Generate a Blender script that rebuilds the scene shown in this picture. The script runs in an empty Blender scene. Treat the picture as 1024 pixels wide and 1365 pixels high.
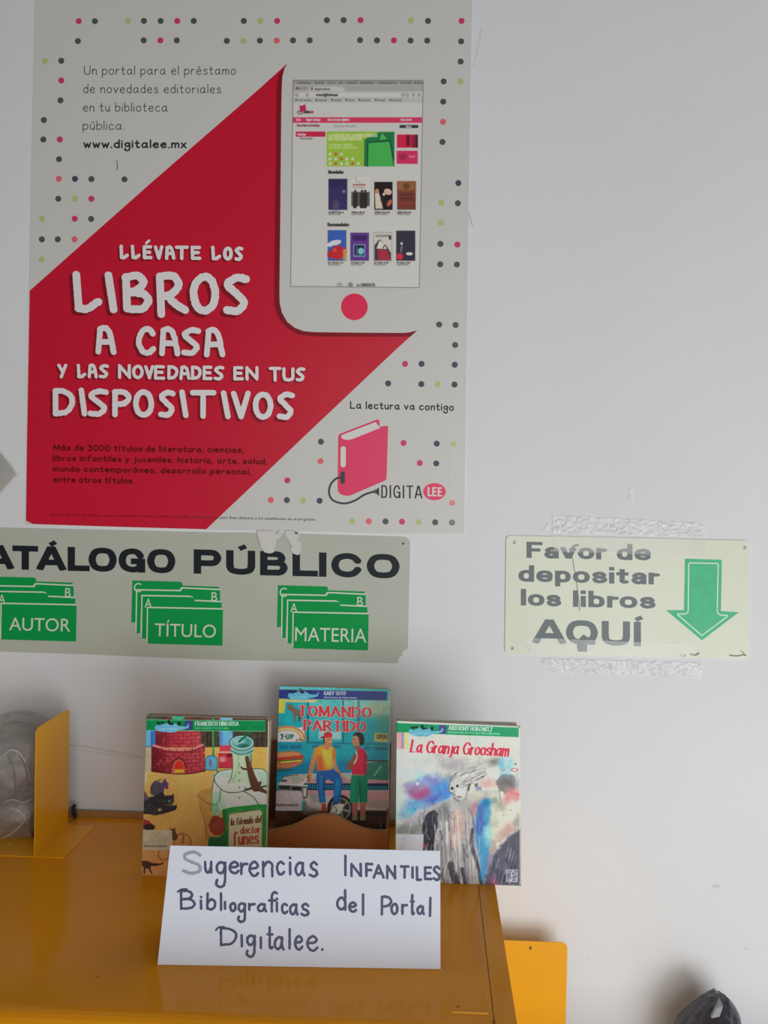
import bpy, bmesh, math, random
import numpy as np
from mathutils import Vector, Matrix, noise
from mathutils.geometry import tessellate_polygon

# ------------------------------------------------------------------ camera
SC = bpy.context.scene
COL = SC.collection
CAM = Vector((0.0, -1.155, 1.40))          # the wall is the plane y = 0
YAW, PITCH, ROLL, FPX = 0.03157, 0.01645, 0.02029, 1120.0
_f = Vector((-math.sin(YAW)*math.cos(PITCH), math.cos(YAW)*math.cos(PITCH), -math.sin(PITCH)))
_r = Vector((math.cos(YAW), math.sin(YAW), 0))
_u = _r.cross(_f)
_R = math.cos(ROLL)*_r + math.sin(ROLL)*_u
_U = -math.sin(ROLL)*_r + math.cos(ROLL)*_u
cd = bpy.data.cameras.new('camera'); cam = bpy.data.objects.new('camera', cd); COL.objects.link(cam)
cam.matrix_world = Matrix(((_R.x, _U.x, -_f.x, CAM.x), (_R.y, _U.y, -_f.y, CAM.y), (_R.z, _U.z, -_f.z, CAM.z), (0, 0, 0, 1)))
cd.sensor_fit = 'VERTICAL'; cd.sensor_height = 36; cd.lens = FPX/1365*36
cd.clip_start = 0.02
SC.camera = cam

# ------------------------------------------------------------------ world, lights, exposure
w = bpy.data.worlds.new('world'); SC.world = w; w.use_nodes = True
w.node_tree.nodes['Background'].inputs[0].default_value = (1.0, 0.97, 0.93, 1)
w.node_tree.nodes['Background'].inputs[1].default_value = 0.17

def area(name, loc, aim, sx, sy, power, col):
    l = bpy.data.lights.new(name, 'AREA'); l.shape = 'RECTANGLE'; l.size = sx; l.size_y = sy
    l.energy = power; l.color = col
    o = bpy.data.objects.new(name, l); COL.objects.link(o); o.location = loc
    o.rotation_euler = (Vector(aim)-Vector(loc)).to_track_quat('-Z', 'Y').to_euler()
    return o
area('doorway_daylight', (1.05, -2.0, 0.60), (0.25, 0, 0.9), 1.3, 0.9, 21.5, (0.93, 0.975, 1.0))
area('frontal_fill', (0.5, -2.6, 1.50), (0.1, 0, 1.0), 1.6, 1.0, 15, (1.0, 0.98, 0.94))  # added frontal fill lamp, brightens the card and other front faces
SC.view_settings.view_transform = 'Standard'
try: SC.view_settings.look = 'None'
except Exception: pass
SC.view_settings.gamma = 1.0; SC.view_settings.use_curve_mapping = False
SC.view_settings.exposure = -0.02

# ------------------------------------------------------------------ colour and materials
def lin(c, k=1.0):
    out = []
    for v in c[:3]:
        v = v/255.0
        v = v/12.92 if v <= 0.04045 else ((v+0.055)/1.055)**2.4
        out.append(min(0.9, v*k))
    return tuple(out)
K = 1.75            # reflectance = photographed tone x K (the room lights white things to about 0.57)
def mat(name, col, rough=0.5, spec=0.5, var=0.0, scale=8.0, bump=0.0, bscale=60.0, metal=0.0, coat=0.0, raw=False, alpha=1.0, attr=None, stain=None):
    m = bpy.data.materials.new(name); m.use_nodes = True
    nt = m.node_tree; b = nt.nodes['Principled BSDF']
    c = col if raw else tuple(max(.003, v-.008) for v in lin(col, K))
    b.inputs['Base Color'].default_value = (*c, 1); b.inputs['Roughness'].default_value = rough
    b.inputs['Specular IOR Level'].default_value = spec; b.inputs['Metallic'].default_value = metal
    b.inputs['Coat Weight'].default_value = coat; b.inputs['Coat Roughness'].default_value = 0.12
    b.inputs['Alpha'].default_value = alpha
    tc = nt.nodes.new('ShaderNodeTexCoord')
    if attr:
        a = nt.nodes.new('ShaderNodeAttribute'); a.attribute_name = attr
        nt.links.new(a.outputs['Color'], b.inputs['Base Color'])
    elif var > 0:
        n = nt.nodes.new('ShaderNodeTexNoise'); n.inputs['Scale'].default_value = scale; n.inputs['Detail'].default_value = 6
        r = nt.nodes.new('ShaderNodeValToRGB')
        lo = tuple(x*(1-var) for x in c); hi = tuple(min(0.92, x*(1+var)) for x in c)
        r.color_ramp.elements[0].position = 0.3; r.color_ramp.elements[1].position = 0.7
        r.color_ramp.elements[0].color = (*lo, 1); r.color_ramp.elements[1].color = (*hi, 1)
        nt.links.new(tc.outputs['Object'], n.inputs['Vector']); nt.links.new(n.outputs['Fac'], r.inputs['Fac'])
        nt.links.new(r.outputs['Color'], b.inputs['Base Color'])
    if bump > 0:
        n2 = nt.nodes.new('ShaderNodeTexNoise'); n2.inputs['Scale'].default_value = bscale; n2.inputs['Detail'].default_value = 5
        bp = nt.nodes.new('ShaderNodeBump'); bp.inputs['Strength'].default_value = bump; bp.inputs['Distance'].default_value = 0.002
        nt.links.new(tc.outputs['Object'], n2.inputs['Vector']); nt.links.new(n2.outputs['Fac'], bp.inputs['Height'])
        nt.links.new(bp.outputs['Normal'], b.inputs['Normal'])
    return m

# ------------------------------------------------------------------ object helpers
def tag(o, label=None, cat=None, group=None, kind=None):
    if label: o['label'] = label
    if cat: o['category'] = cat
    if group: o['group'] = group
    if kind: o['kind'] = kind
    return o
def thing(name, loc, label, cat, group=None):
    o = bpy.data.objects.new(name, None); COL.objects.link(o); o.location = loc
    o.empty_display_size = 0.05
    return tag(o, label, cat, group)
def link(name, me, m, parent=None, smooth=False):
    o = bpy.data.objects.new(name, me); COL.objects.link(o)
    if m is not None: me.materials.append(m)
    if smooth:
        for p in me.polygons: p.use_smooth = True
    if parent is not None:
        o.parent = parent
        o.matrix_parent_inverse = Matrix.Translation(-parent_world(parent))
    return o
def parent_world(p):
    v = Vector(p.location)
    q = p.parent
    while q is not None:
        v += q.location + q_inv(p); p = q; q = q.parent
    return v
def q_inv(p): return p.matrix_parent_inverse.translation
def mesh(name, vs, fs, m, parent=None, smooth=False):
    me = bpy.data.meshes.new(name); me.from_pydata([tuple(v) for v in vs], [], fs); me.update()
    return link(name, me, m, parent, smooth)
def from_bm(name, bm, m, parent=None, smooth=False):
    bmesh.ops.recalc_face_normals(bm, faces=bm.faces[:])
    me = bpy.data.meshes.new(name); bm.to_mesh(me); bm.free()
    return link(name, me, m, parent, smooth)
def bm_box(bm, lo, hi, bev=0.0, seg=2):
    r = bmesh.ops.create_cube(bm, size=1.0)
    vs = r['verts']
    for v in vs:
        v.co = Vector((lo[i] + (v.co[i]+0.5)*(hi[i]-lo[i]) for i in range(3)))
    if bev > 0:
        es = list({e for v in vs for e in v.link_edges})
        bmesh.ops.bevel(bm, geom=es, offset=bev, segments=seg, affect='EDGES', profile=0.5)
def box(name, lo, hi, m, parent=None, bev=0.0, seg=2):
    bm = bmesh.new(); bm_box(bm, lo, hi, bev, seg); return from_bm(name, bm, m, parent)

# ------------------------------------------------------------------ measuring: photograph point -> point on a real surface
def ray(x, y):
    return (_f + _R*((x-512)/FPX) - _U*((y-682.5)/FPX)).normalized()
def plane_map(p0, n):
    p0 = Vector(p0); n = Vector(n).normalized()
    def M(x, y, off=0.0):
        d = ray(x, y); t = (p0 + n*off - CAM).dot(n)/d.dot(n)
        return CAM + d*t
    M.n = n
    return M
WALL = plane_map((0, 0, 0), (0, -1, 0))    # offsets count away from the wall
DESKZ = 0.95
TABLE = plane_map((0, 0, DESKZ), (0, 0, 1))
def at_depth(x, y, Y): return plane_map((0, Y, 0), (0, -1, 0))(x, y)

def extr_poly(name, M, pts, off, thick, m, parent=None, bev=0.0):
    """outline (photograph points) on surface M as a plate: front at off+thick, back at off"""
    vs = []; N = len(pts)
    a = [M(x, y, off+thick) for x, y in pts]
    b = [p - M.n*thick for p in a]
    tris = tessellate_polygon([[Vector((x, y, 0)) for x, y in pts]])
    fs = [tuple(t) for t in tris] + [tuple(i+N for i in reversed(t)) for t in tris]
    for i in range(N):
        j = (i+1) % N; fs.append((i, i+N, j+N, j))
    bm = bmesh.new()
    bv = [bm.verts.new(v) for v in a+b]
    for f in fs:
        try: bm.faces.new([bv[i] for i in f])
        except ValueError: pass
    return from_bm(name, bm, m, parent)
def flat_polys(name, M, polys, off, m, parent=None):
    vs = []; fs = []
    for pts in polys:
        b = len(vs); vs += [M(x, y, off) for x, y in pts]
        for t in tessellate_polygon([[Vector((x, y, 0)) for x, y in pts]]): 
            p, q, r_ = [vs[b+i] for i in t]
            t = tuple(b+i for i in t)
            if (q-p).cross(r_-p).dot(M.n) < 0: t = t[::-1]
            fs.append(t)
    return mesh(name, vs, fs, m, parent)
def disc_pts(cx, cy, rx, ry=None, n=20):
    ry = ry or rx
    return [(cx+rx*math.cos(2*math.pi*i/n), cy+ry*math.sin(2*math.pi*i/n)) for i in range(n)]
def round_rect(c4, r, n=4):
    """rounded corners on a quad given as photograph points"""
    out = []
    for i in range(4):
        p = Vector(c4[i]); a = (Vector(c4[i-1])-p).normalized(); b = (Vector(c4[(i+1) % 4])-p).normalized()
        s = p+a*r; e = p+b*r
        for k in range(n+1):
            t = k/n; out.append(tuple(s*(1-t)**2 + p*2*t*(1-t) + e*t*t))
    return out

# ------------------------------------------------------------------ printed sans lettering (built-in font turned into flat meshes)
_fc = {}
def font_mesh(s, weight=0.0, shear=0.0, res=4):
    key = (s, weight, shear, res)
    if key in _fc: return _fc[key]
    c = bpy.data.curves.new('t', 'FONT'); c.body = s; c.resolution_u = res; c.offset = weight; c.shear = shear
    o = bpy.data.objects.new('t', c); COL.objects.link(o)
    dg = bpy.context.evaluated_depsgraph_get(); oe = o.evaluated_get(dg); me = oe.to_mesh()
    vs = [(v.co.x, v.co.y) for v in me.vertices]; fs = [tuple(p.vertices) for p in me.polygons]
    oe.to_mesh_clear(); bpy.data.objects.remove(o); bpy.data.curves.remove(c)
    _fc[key] = (vs, fs); return vs, fs
def text(name, M, items, off, m, parent, weight=0.0, shear=0.0, res=4):
    """items: (string, x_left, y_base_left, x_right, y_base_right, cap_height) in photograph points"""
    capH = max(v[1] for v in font_mesh('H', 0, 0)[0])
    V = []; F = []
    for s, xl, yl, xr, yr, cap in items:
        vs, fs = font_mesh(s, weight, shear, res)
        x0 = min(v[0] for v in vs); x1 = max(v[0] for v in vs)
        tilt = math.atan2(yr-yl, xr-xl)
        b = len(V)
        for x, y in vs:
            t = (x-x0)/(x1-x0); h = y/capH*cap
            V.append(M(xl+(xr-xl)*t + h*math.sin(tilt), yl+(yr-yl)*t - h*math.cos(tilt), off))
        for f in fs:
            f = tuple(b+i for i in f)
            p, q, r_ = V[f[0]], V[f[1]], V[f[2]]
            F.append(f if (q-p).cross(r_-p).dot(M.n) >= 0 else f[::-1])
    return mesh(name, V, F, m, parent)

# ------------------------------------------------------------------ drawn lettering: skeleton strokes swept with a pen
G = {
'A': [('l', (0,0),(.32,1),(.68,0)), ('l', (.12,.34),(.57,.34))],
'B': [('l', (0,0),(0,1)), ('c', (0,1),(.3,1),(.46,.8),(.34,.58),(0,.53)), ('c', (0,.53),(.38,.53),(.56,.28),(.4,.04),(0,0))],
'C': [('c', (.6,.8),(.42,.98),(.16,.9),(0,.5),(.14,.1),(.4,.0),(.62,.16))],
'D': [('l', (0,0),(0,1)), ('c', (0,1),(.32,.97),(.58,.75),(.6,.4),(.4,.08),(0,0))],
'E': [('l', (.5,1),(0,1)), ('l', (0,1),(0,0)), ('l', (0,0),(.52,0)), ('l', (0,.52),(.42,.52))],
'F': [('l', (.5,1),(0,1)), ('l', (0,1),(0,0)), ('l', (0,.5),(.4,.5))],
'G': [('c', (.6,.8),(.42,.98),(.16,.9),(0,.5),(.14,.1),(.38,.0),(.6,.12)), ('l', (.6,.1),(.6,.45)), ('l', (.36,.45),(.66,.45))],
'H': [('l', (0,0),(0,1)), ('l', (.58,0),(.58,1)), ('l', (0,.52),(.58,.52))],
'I': [('l', (0,0),(0,1))],
'J': [('c', (.35,1),(.35,.4),(.3,.08),(.15,0),(0,.12))],
'L': [('l', (0,1),(0,0)), ('l', (0,0),(.48,0))],
'M': [('l', (0,0),(.04,1)), ('l', (.04,1),(.38,.12)), ('l', (.38,.12),(.72,1)), ('l', (.72,1),(.76,0))],
'N': [('l', (0,0),(0,1)), ('l', (0,1),(.58,0)), ('l', (.58,0),(.58,1))],
'O': [('c', (.32,1),(.08,.82),(0,.5),(.1,.14),(.34,0),(.58,.16),(.66,.5),(.56,.86),(.32,1))],
'P': [('l', (0,0),(0,1)), ('c', (0,1),(.3,1),(.5,.76),(.34,.5),(0,.44))],
'R': [('l', (0,0),(0,1)), ('c', (0,1),(.3,1),(.5,.77),(.34,.55),(0,.47)), ('l', (.2,.5),(.58,0))],
'S': [('c', (.52,.86),(.32,1),(.08,.9),(.06,.68),(.28,.52),(.5,.36),(.5,.1),(.26,0),(0,.12))],
'T': [('l', (0,1),(.6,1)), ('l', (.3,1),(.3,0))],
'U': [('c', (0,1),(0,.35),(.08,.08),(.3,0),(.5,.1),(.56,.35),(.56,1))],
'V': [('l', (0,1),(.32,0)), ('l', (.32,0),(.62,1))],
'W': [('l', (0,1),(.22,0)), ('l', (.22,0),(.42,.8)), ('l', (.42,.8),(.62,0)), ('l', (.62,0),(.84,1))],
'X': [('l', (0,1),(.58,0)), ('l', (0,0),(.56,1))],
'Y': [('l', (0,1),(.28,.5)), ('l', (.56,1),(.22,0))],
'Z': [('l', (0,1),(.55,1)), ('l', (.55,1),(0,0)), ('l', (0,0),(.58,0))],
'7': [('l', (0,1),(.5,1)), ('l', (.5,1),(.18,0))],
'-': [('l', (0,.45),(.2,.45))],
'.': [('l', (0,0),(.02,0))], ',': [('l', (.04,.02),(0,-.14))],
'3': [('c', (0,.9),(.24,1),(.44,.78),(.2,.54)), ('c', (.2,.54),(.5,.42),(.46,.08),(.2,0),(0,.08))],
# hand: brush alphabet of the headline
'bL': [('l', (0,1),(.1,.03)), ('c', (.1,.03),(.45,.02),(.9,.22))],
'bI': [('l', (0,1),(.3,0))],
'bR': [('l', (0,.98),(.05,0)), ('c', (0,.98),(.5,1.0),(.75,.78),(.5,.55),(.2,.47)), ('c', (.3,.5),(.6,.28),(1.0,.12))],
'bS': [('c', (1,.93),(.55,.97),(.12,.78),(.5,.52),(.9,.25),(.6,0),(.08,.02))],
'bA': [('l', (0.02,0),(.12,.97)), ('c', (.12,.97),(.45,1.02),(.75,.8),(1,0)), ('l', (.2,.42),(.85,.42))],
'bB': [('l', (0,.97),(.06,.03)), ('c', (0,.95),(.5,1.0),(.78,.82),(.55,.6),(.2,.5)), ('c', (.25,.52),(.8,.45),(1.0,.25),(.7,.02),(.06,.03))],
# lower case
'a': [('c', (.42,.5),(.26,.62),(.06,.48),(0,.25),(.12,.02),(.32,.1),(.42,.4)), ('c', (.43,.6),(.42,.2),(.5,0))],
'b': [('l', (0,1),(0,.04)), ('c', (0,.4),(.2,.62),(.42,.5),(.42,.16),(.2,0),(0,.08))],
'c': [('c', (.4,.52),(.24,.62),(.05,.5),(0,.27),(.12,.03),(.3,.02),(.42,.12))],
'd': [('l', (.42,1),(.42,0)), ('c', (.42,.42),(.24,.62),(.04,.46),(.02,.18),(.2,0),(.42,.14))],
'e': [('c', (.03,.32),(.3,.34),(.42,.46),(.26,.62),(.06,.5),(0,.25),(.12,.04),(.3,.0),(.44,.12))],
'f': [('c', (.42,.96),(.28,1.02),(.16,.85),(.15,.5),(.15,0)), ('l', (0,.58),(.34,.58))],
'g': [('c', (.4,.5),(.24,.62),(.06,.52),(.03,.3),(.18,.16),(.34,.25),(.4,.5)), ('c', (.42,.6),(.42,.1),(.38,-.3),(.18,-.42),(0,-.3),(.04,-.12))],
'h': [('l', (0,1),(0,0)), ('c', (0,.36),(.18,.6),(.36,.52),(.38,.3),(.38,0))],
'i': [('l', (0,.6),(0,0)), ('l', (0,.86),(.01,.86))],
'ı': [('l', (0,.6),(0,0))],
'j': [('c', (.14,.6),(.14,0),(.1,-.25),(-.08,-.3)), ('l', (.14,.86),(.15,.86))],
'l': [('l', (0,1),(0,0))],
'm': [('l', (0,.6),(0,0)), ('c', (0,.36),(.14,.6),(.28,.52),(.3,.3),(.3,0)), ('c', (.3,.36),(.44,.6),(.58,.52),(.6,.3),(.6,0))],
'n': [('l', (0,.6),(0,0)), ('c', (0,.36),(.18,.6),(.36,.52),(.38,.3),(.38,0))],
'o': [('c', (.22,.61),(.04,.48),(0,.28),(.1,.04),(.24,0),(.4,.12),(.44,.32),(.38,.54),(.22,.61))],
'p': [('l', (0,.6),(0,-.35)), ('c', (0,.42),(.2,.62),(.42,.5),(.42,.16),(.2,0),(0,.1))],
'r': [('l', (0,.6),(0,0)), ('c', (0,.34),(.12,.55),(.3,.58))],
's': [('c', (.36,.52),(.2,.62),(.04,.5),(.12,.34),(.3,.26),(.36,.1),(.18,0),(0,.08))],
't': [('c', (.14,.9),(.14,.15),(.22,.0),(.34,.06)), ('l', (0,.6),(.32,.6))],
'u': [('c', (0,.6),(.02,.2),(.12,.0),(.28,.06),(.38,.3)), ('l', (.38,.6),(.38,0))],
'v': [('l', (0,.6),(.2,0)), ('l', (.2,0),(.4,.6))],
'w': [('l', (0,.6),(.14,0)), ('l', (.14,0),(.28,.5)), ('l', (.28,.5),(.42,0)), ('l', (.42,0),(.56,.6))],
'x': [('l', (0,.6),(.38,0)), ('l', (0,0),(.36,.6))],
'y': [('l', (0,.6),(.2,.05)), ('l', (.4,.6),(.1,-.35))],
'z': [('l', (0,.6),(.36,.6)), ('l', (.36,.6),(0,0)), ('l', (0,0),(.38,0))],
'q': [('c', (.42,.5),(.26,.62),(.06,.48),(0,.25),(.12,.02),(.32,.1),(.42,.4)), ('l', (.42,.6),(.42,-.35))],
'k': [('l', (0,1),(0,0)), ('l', (.36,.6),(0,.24)), ('l', (.14,.34),(.38,0))],
'0': [('c', (.26,1),(.04,.8),(0,.5),(.06,.16),(.26,0),(.46,.16),(.52,.5),(.46,.82),(.26,1))],
'2': [('c', (0,.8),(.24,1),(.46,.76),(.3,.4),(0,0)), ('l', (0,0),(.5,0))],
}
ACC = {'É': 'E', 'Á': 'A', 'Ú': 'U', 'Í': 'I', 'ó': 'o', 'á': 'a', 'é': 'e', 'í': 'ı', 'ú': 'u'}
for k_, b_ in ACC.items():
    bx = .02 if b_ in 'Iı' else (.3 if b_.isupper() else .2)
    hh = 1.12 if b_.isupper() else .78
    G[k_] = G[b_] + [('l', (bx-.04, hh), (bx+.14, hh+.16))]
def catmull(P, n=7):
    out = []
    P = [np.array(p, float) for p in P]
    closed = np.allclose(P[0], P[-1])
    for i in range(len(P)-1):
        p0 = P[i-1] if i > 0 else (P[-2] if closed else 2*P[0]-P[1])
        p3 = P[i+2] if i+2 < len(P) else (P[1] if closed else 2*P[-1]-P[-2])
        p1, p2 = P[i], P[i+1]
        for k in range(n):
            t = k/n
            out.append(0.5*((2*p1)+(-p0+p2)*t+(2*p0-5*p1+4*p2-p3)*t*t+(-p0+3*p1-3*p2+p3)*t**3))
    out.append(P[-1]); return out
def glyph_lines(ch):
    return [([np.array(p, float) for p in s[1:]] if s[0] == 'l' else catmull(s[1:])) for s in G[ch]]
def glyph_bbox(ch):
    a = np.concatenate([np.array(l) for l in glyph_lines(ch)]); return a[:, 0].min(), a[:, 0].max(), a[:, 1].min(), a[:, 1].max()
def pen_lines(ls, r, thin=1.0, serif=0.0, cap=1.0):
    """polyline list -> capsules (ax,ay,bx,by,r); verticals keep r, horizontals go down to r*thin; serifs on upright ends"""
    out = []
    for L in ls:
        for a, b in zip(L[:-1], L[1:]):
            d = b-a; n = math.hypot(*d) + 1e-9
            rr = r*(thin + (1-thin)*abs(d[1])/n)
            out.append((a[0], a[1], b[0], b[1], rr))
        if serif > 0:
            for e, q in ((L[0], L[1]), (L[-1], L[-2])):
                d = e-q; n = math.hypot(*d)+1e-9
                if abs(d[1])/n > 0.8 and len(L) == 2 and n > 0.3*cap:
                    out.append((e[0]-serif, e[1], e[0]+serif, e[1], r*thin*0.8))
    return out
def box_text(boxes, r, thin=1.0, serif=0.0, wob=0.0, seed=1):
    """boxes: (glyph, x0, x1, y_top, y_bottom) in picture units, y down"""
    rnd = random.Random(seed); out = []
    for ch, x0, x1, yt, yb in boxes:
        a0, a1, b0, b1 = glyph_bbox(ch)
        w_ = max(a1-a0, 1e-3); h_ = max(b1-b0, 1e-3)
        X0, X1, Y0, Y1 = x0+r, x1-r, yt+r, yb-r
        if X1 < X0 + .01: X0 = X1 = (x0+x1)/2
        if b1-b0 < .05: Y0 = Y1 = (yt+yb)/2
        ls = []
        for L in glyph_lines(ch):
            ls.append([np.array((X0+(p[0]-a0)/w_*(X1-X0) if a1-a0 > .03 else (X0+X1)/2, Y1-(p[1]-b0)/h_*(Y1-Y0))) + np.array((rnd.uniform(-wob, wob), rnd.uniform(-wob, wob))) for p in L])
        out += pen_lines(ls, r, thin, serif*r, abs(yb-yt))
    return out
def run_text(s, x0, x1, ybase, cap, r, thin=1.0, serif=0.0, italic=0.0, gap=.2, tilt=0.0):
    """a line laid out by advances and fitted between x0 and x1"""
    ls = []; x = 0
    for ch in s:
        if ch == ' ': x += .38; continue
        a0, a1, b0, b1 = glyph_bbox(ch)
        for L in glyph_lines(ch): ls.append([np.array((x+p[0]-a0, p[1])) for p in L])
        x += (a1-a0)+gap
    x -= gap
    sx = (x1-x0-2*r)/x
    res = [[np.array((x0+r+p[0]*sx + italic*p[1]*cap, ybase - r*0 - p[1]*cap + tilt*(p[0]*sx))) for p in L] for L in ls]
    return pen_lines(res, r, thin, serif*r, cap)
def sdf_caps(caps, X, Y, f=None, ox=0., oy=0., h=1.):
    """X,Y regular grids; returns signed distance (negative inside)"""
    if f is None: f = np.full(X.shape, 1e3)
    ny, nx = X.shape
    for ax, ay, bx, by, r in caps:
        m_ = r + 3*h
        i0 = max(0, int((min(ax, bx)-m_-ox)/h)); i1 = min(nx, int((max(ax, bx)+m_-ox)/h)+2)
        j0 = max(0, int((min(ay, by)-m_-oy)/h)); j1 = min(ny, int((max(ay, by)+m_-oy)/h)+2)
        if i1 <= i0 or j1 <= j0: continue
        x = X[j0:j1, i0:i1]-ax; y = Y[j0:j1, i0:i1]-ay
        dx, dy = bx-ax, by-ay; L2 = dx*dx+dy*dy+1e-12
        t = np.clip((x*dx+y*dy)/L2, 0, 1)
        d = np.sqrt((x-t*dx)**2+(y-t*dy)**2)-r
        f[j0:j1, i0:i1] = np.minimum(f[j0:j1, i0:i1], d)
    return f
def vnoise(shape, cell, seed, octaves=3):
    rs = np.random.RandomState(seed); out = np.zeros(shape); amp = 1; tot = 0
    for o in range(octaves):
        c = max(1.0, cell/2**o); gy, gx = int(shape[0]/c)+3, int(shape[1]/c)+3
        g = rs.rand(gy, gx)*2-1
        y = np.arange(shape[0])/c; x = np.arange(shape[1])/c
        yi = y.astype(int); xi = x.astype(int); fy = (y-yi)[:, None]; fx = (x-xi)[None, :]
        fy = fy*fy*(3-2*fy); fx = fx*fx*(3-2*fx)
        a = g[yi][:, xi]; b = g[yi][:, xi+1]; c_ = g[yi+1][:, xi]; d = g[yi+1][:, xi+1]
        out += amp*((a*(1-fx)+b*fx)*(1-fy)+(c_*(1-fx)+d*fx)*fy); tot += amp; amp *= .5
    return out/tot
def stroke_mesh(name, M, caps, off, m, parent, h=0.5, rough=0.0, seed=3):
    """union of pen strokes as ONE clean flat outline mesh (marching squares)"""
    xs = [c[0] for c in caps]+[c[2] for c in caps]; ys = [c[1] for c in caps]+[c[3] for c in caps]
    R_ = max(c[4] for c in caps)+3*h
    ox, oy = min(xs)-R_, min(ys)-R_
    nx, ny = int((max(xs)+R_-ox)/h)+2, int((max(ys)+R_-oy)/h)+2
    X, Y = np.meshgrid(ox+np.arange(nx)*h, oy+np.arange(ny)*h)
    f = sdf_caps(caps, X, Y, None, ox, oy, h)
    if rough > 0: f = np.where(f < 100, f + rough*vnoise(f.shape, 2.2/h, seed, 3), f)
    return march(name, M, f, ox, oy, h, off, m, parent)
def march(name, M, f, ox, oy, h, off, m, parent):
    ny, nx = f.shape
    ins = f < 0
    V = []; F = []; idx = {}
    def vert(x, y):
        k = (round(x, 4), round(y, 4))
        if k not in idx: idx[k] = len(V); V.append(M(x, y, off))
        return idx[k]
    cnt = ins[:-1, :-1].astype(int)+ins[:-1, 1:]+ins[1:, :-1]+ins[1:, 1:]
    for j in range(ny-1):
        row = cnt[j]
        if not row.any(): continue
        i = 0
        nz = np.nonzero(row)[0]
        done = -1
        for i in nz:
            if i <= done: continue
            if row[i] == 4:
                e = i
                while e+1 < nx-1 and row[e+1] == 4: e += 1
                done = e
                x0, x1, y0, y1 = ox+i*h, ox+(e+1)*h, oy+j*h, oy+(j+1)*h
                F.append((vert(x0, y1), vert(x1, y1), vert(x1, y0), vert(x0, y0)))
            else:
                c = [(i, j), (i, j+1), (i+1, j+1), (i+1, j)]
                poly = []
                for k in range(4):
                    (ia, ja), (ib, jb) = c[k], c[(k+1) % 4]
                    fa, fb = f[ja, ia], f[jb, ib]
                    if fa < 0: poly.append(vert(ox+ia*h, oy+ja*h))
                    if (fa < 0) != (fb < 0):
                        t = fa/(fa-fb); t = min(.98, max(.02, t))
                        poly.append(vert(ox+(ia+(ib-ia)*t)*h, oy+(ja+(jb-ja)*t)*h))
                poly2 = [p for q, p in enumerate(poly) if p != poly[q-1]]
                if len(set(poly2)) >= 3 and len(set(poly2)) == len(poly2): F.append(tuple(poly2))
    return mesh(name, V, F, m, parent)

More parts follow.
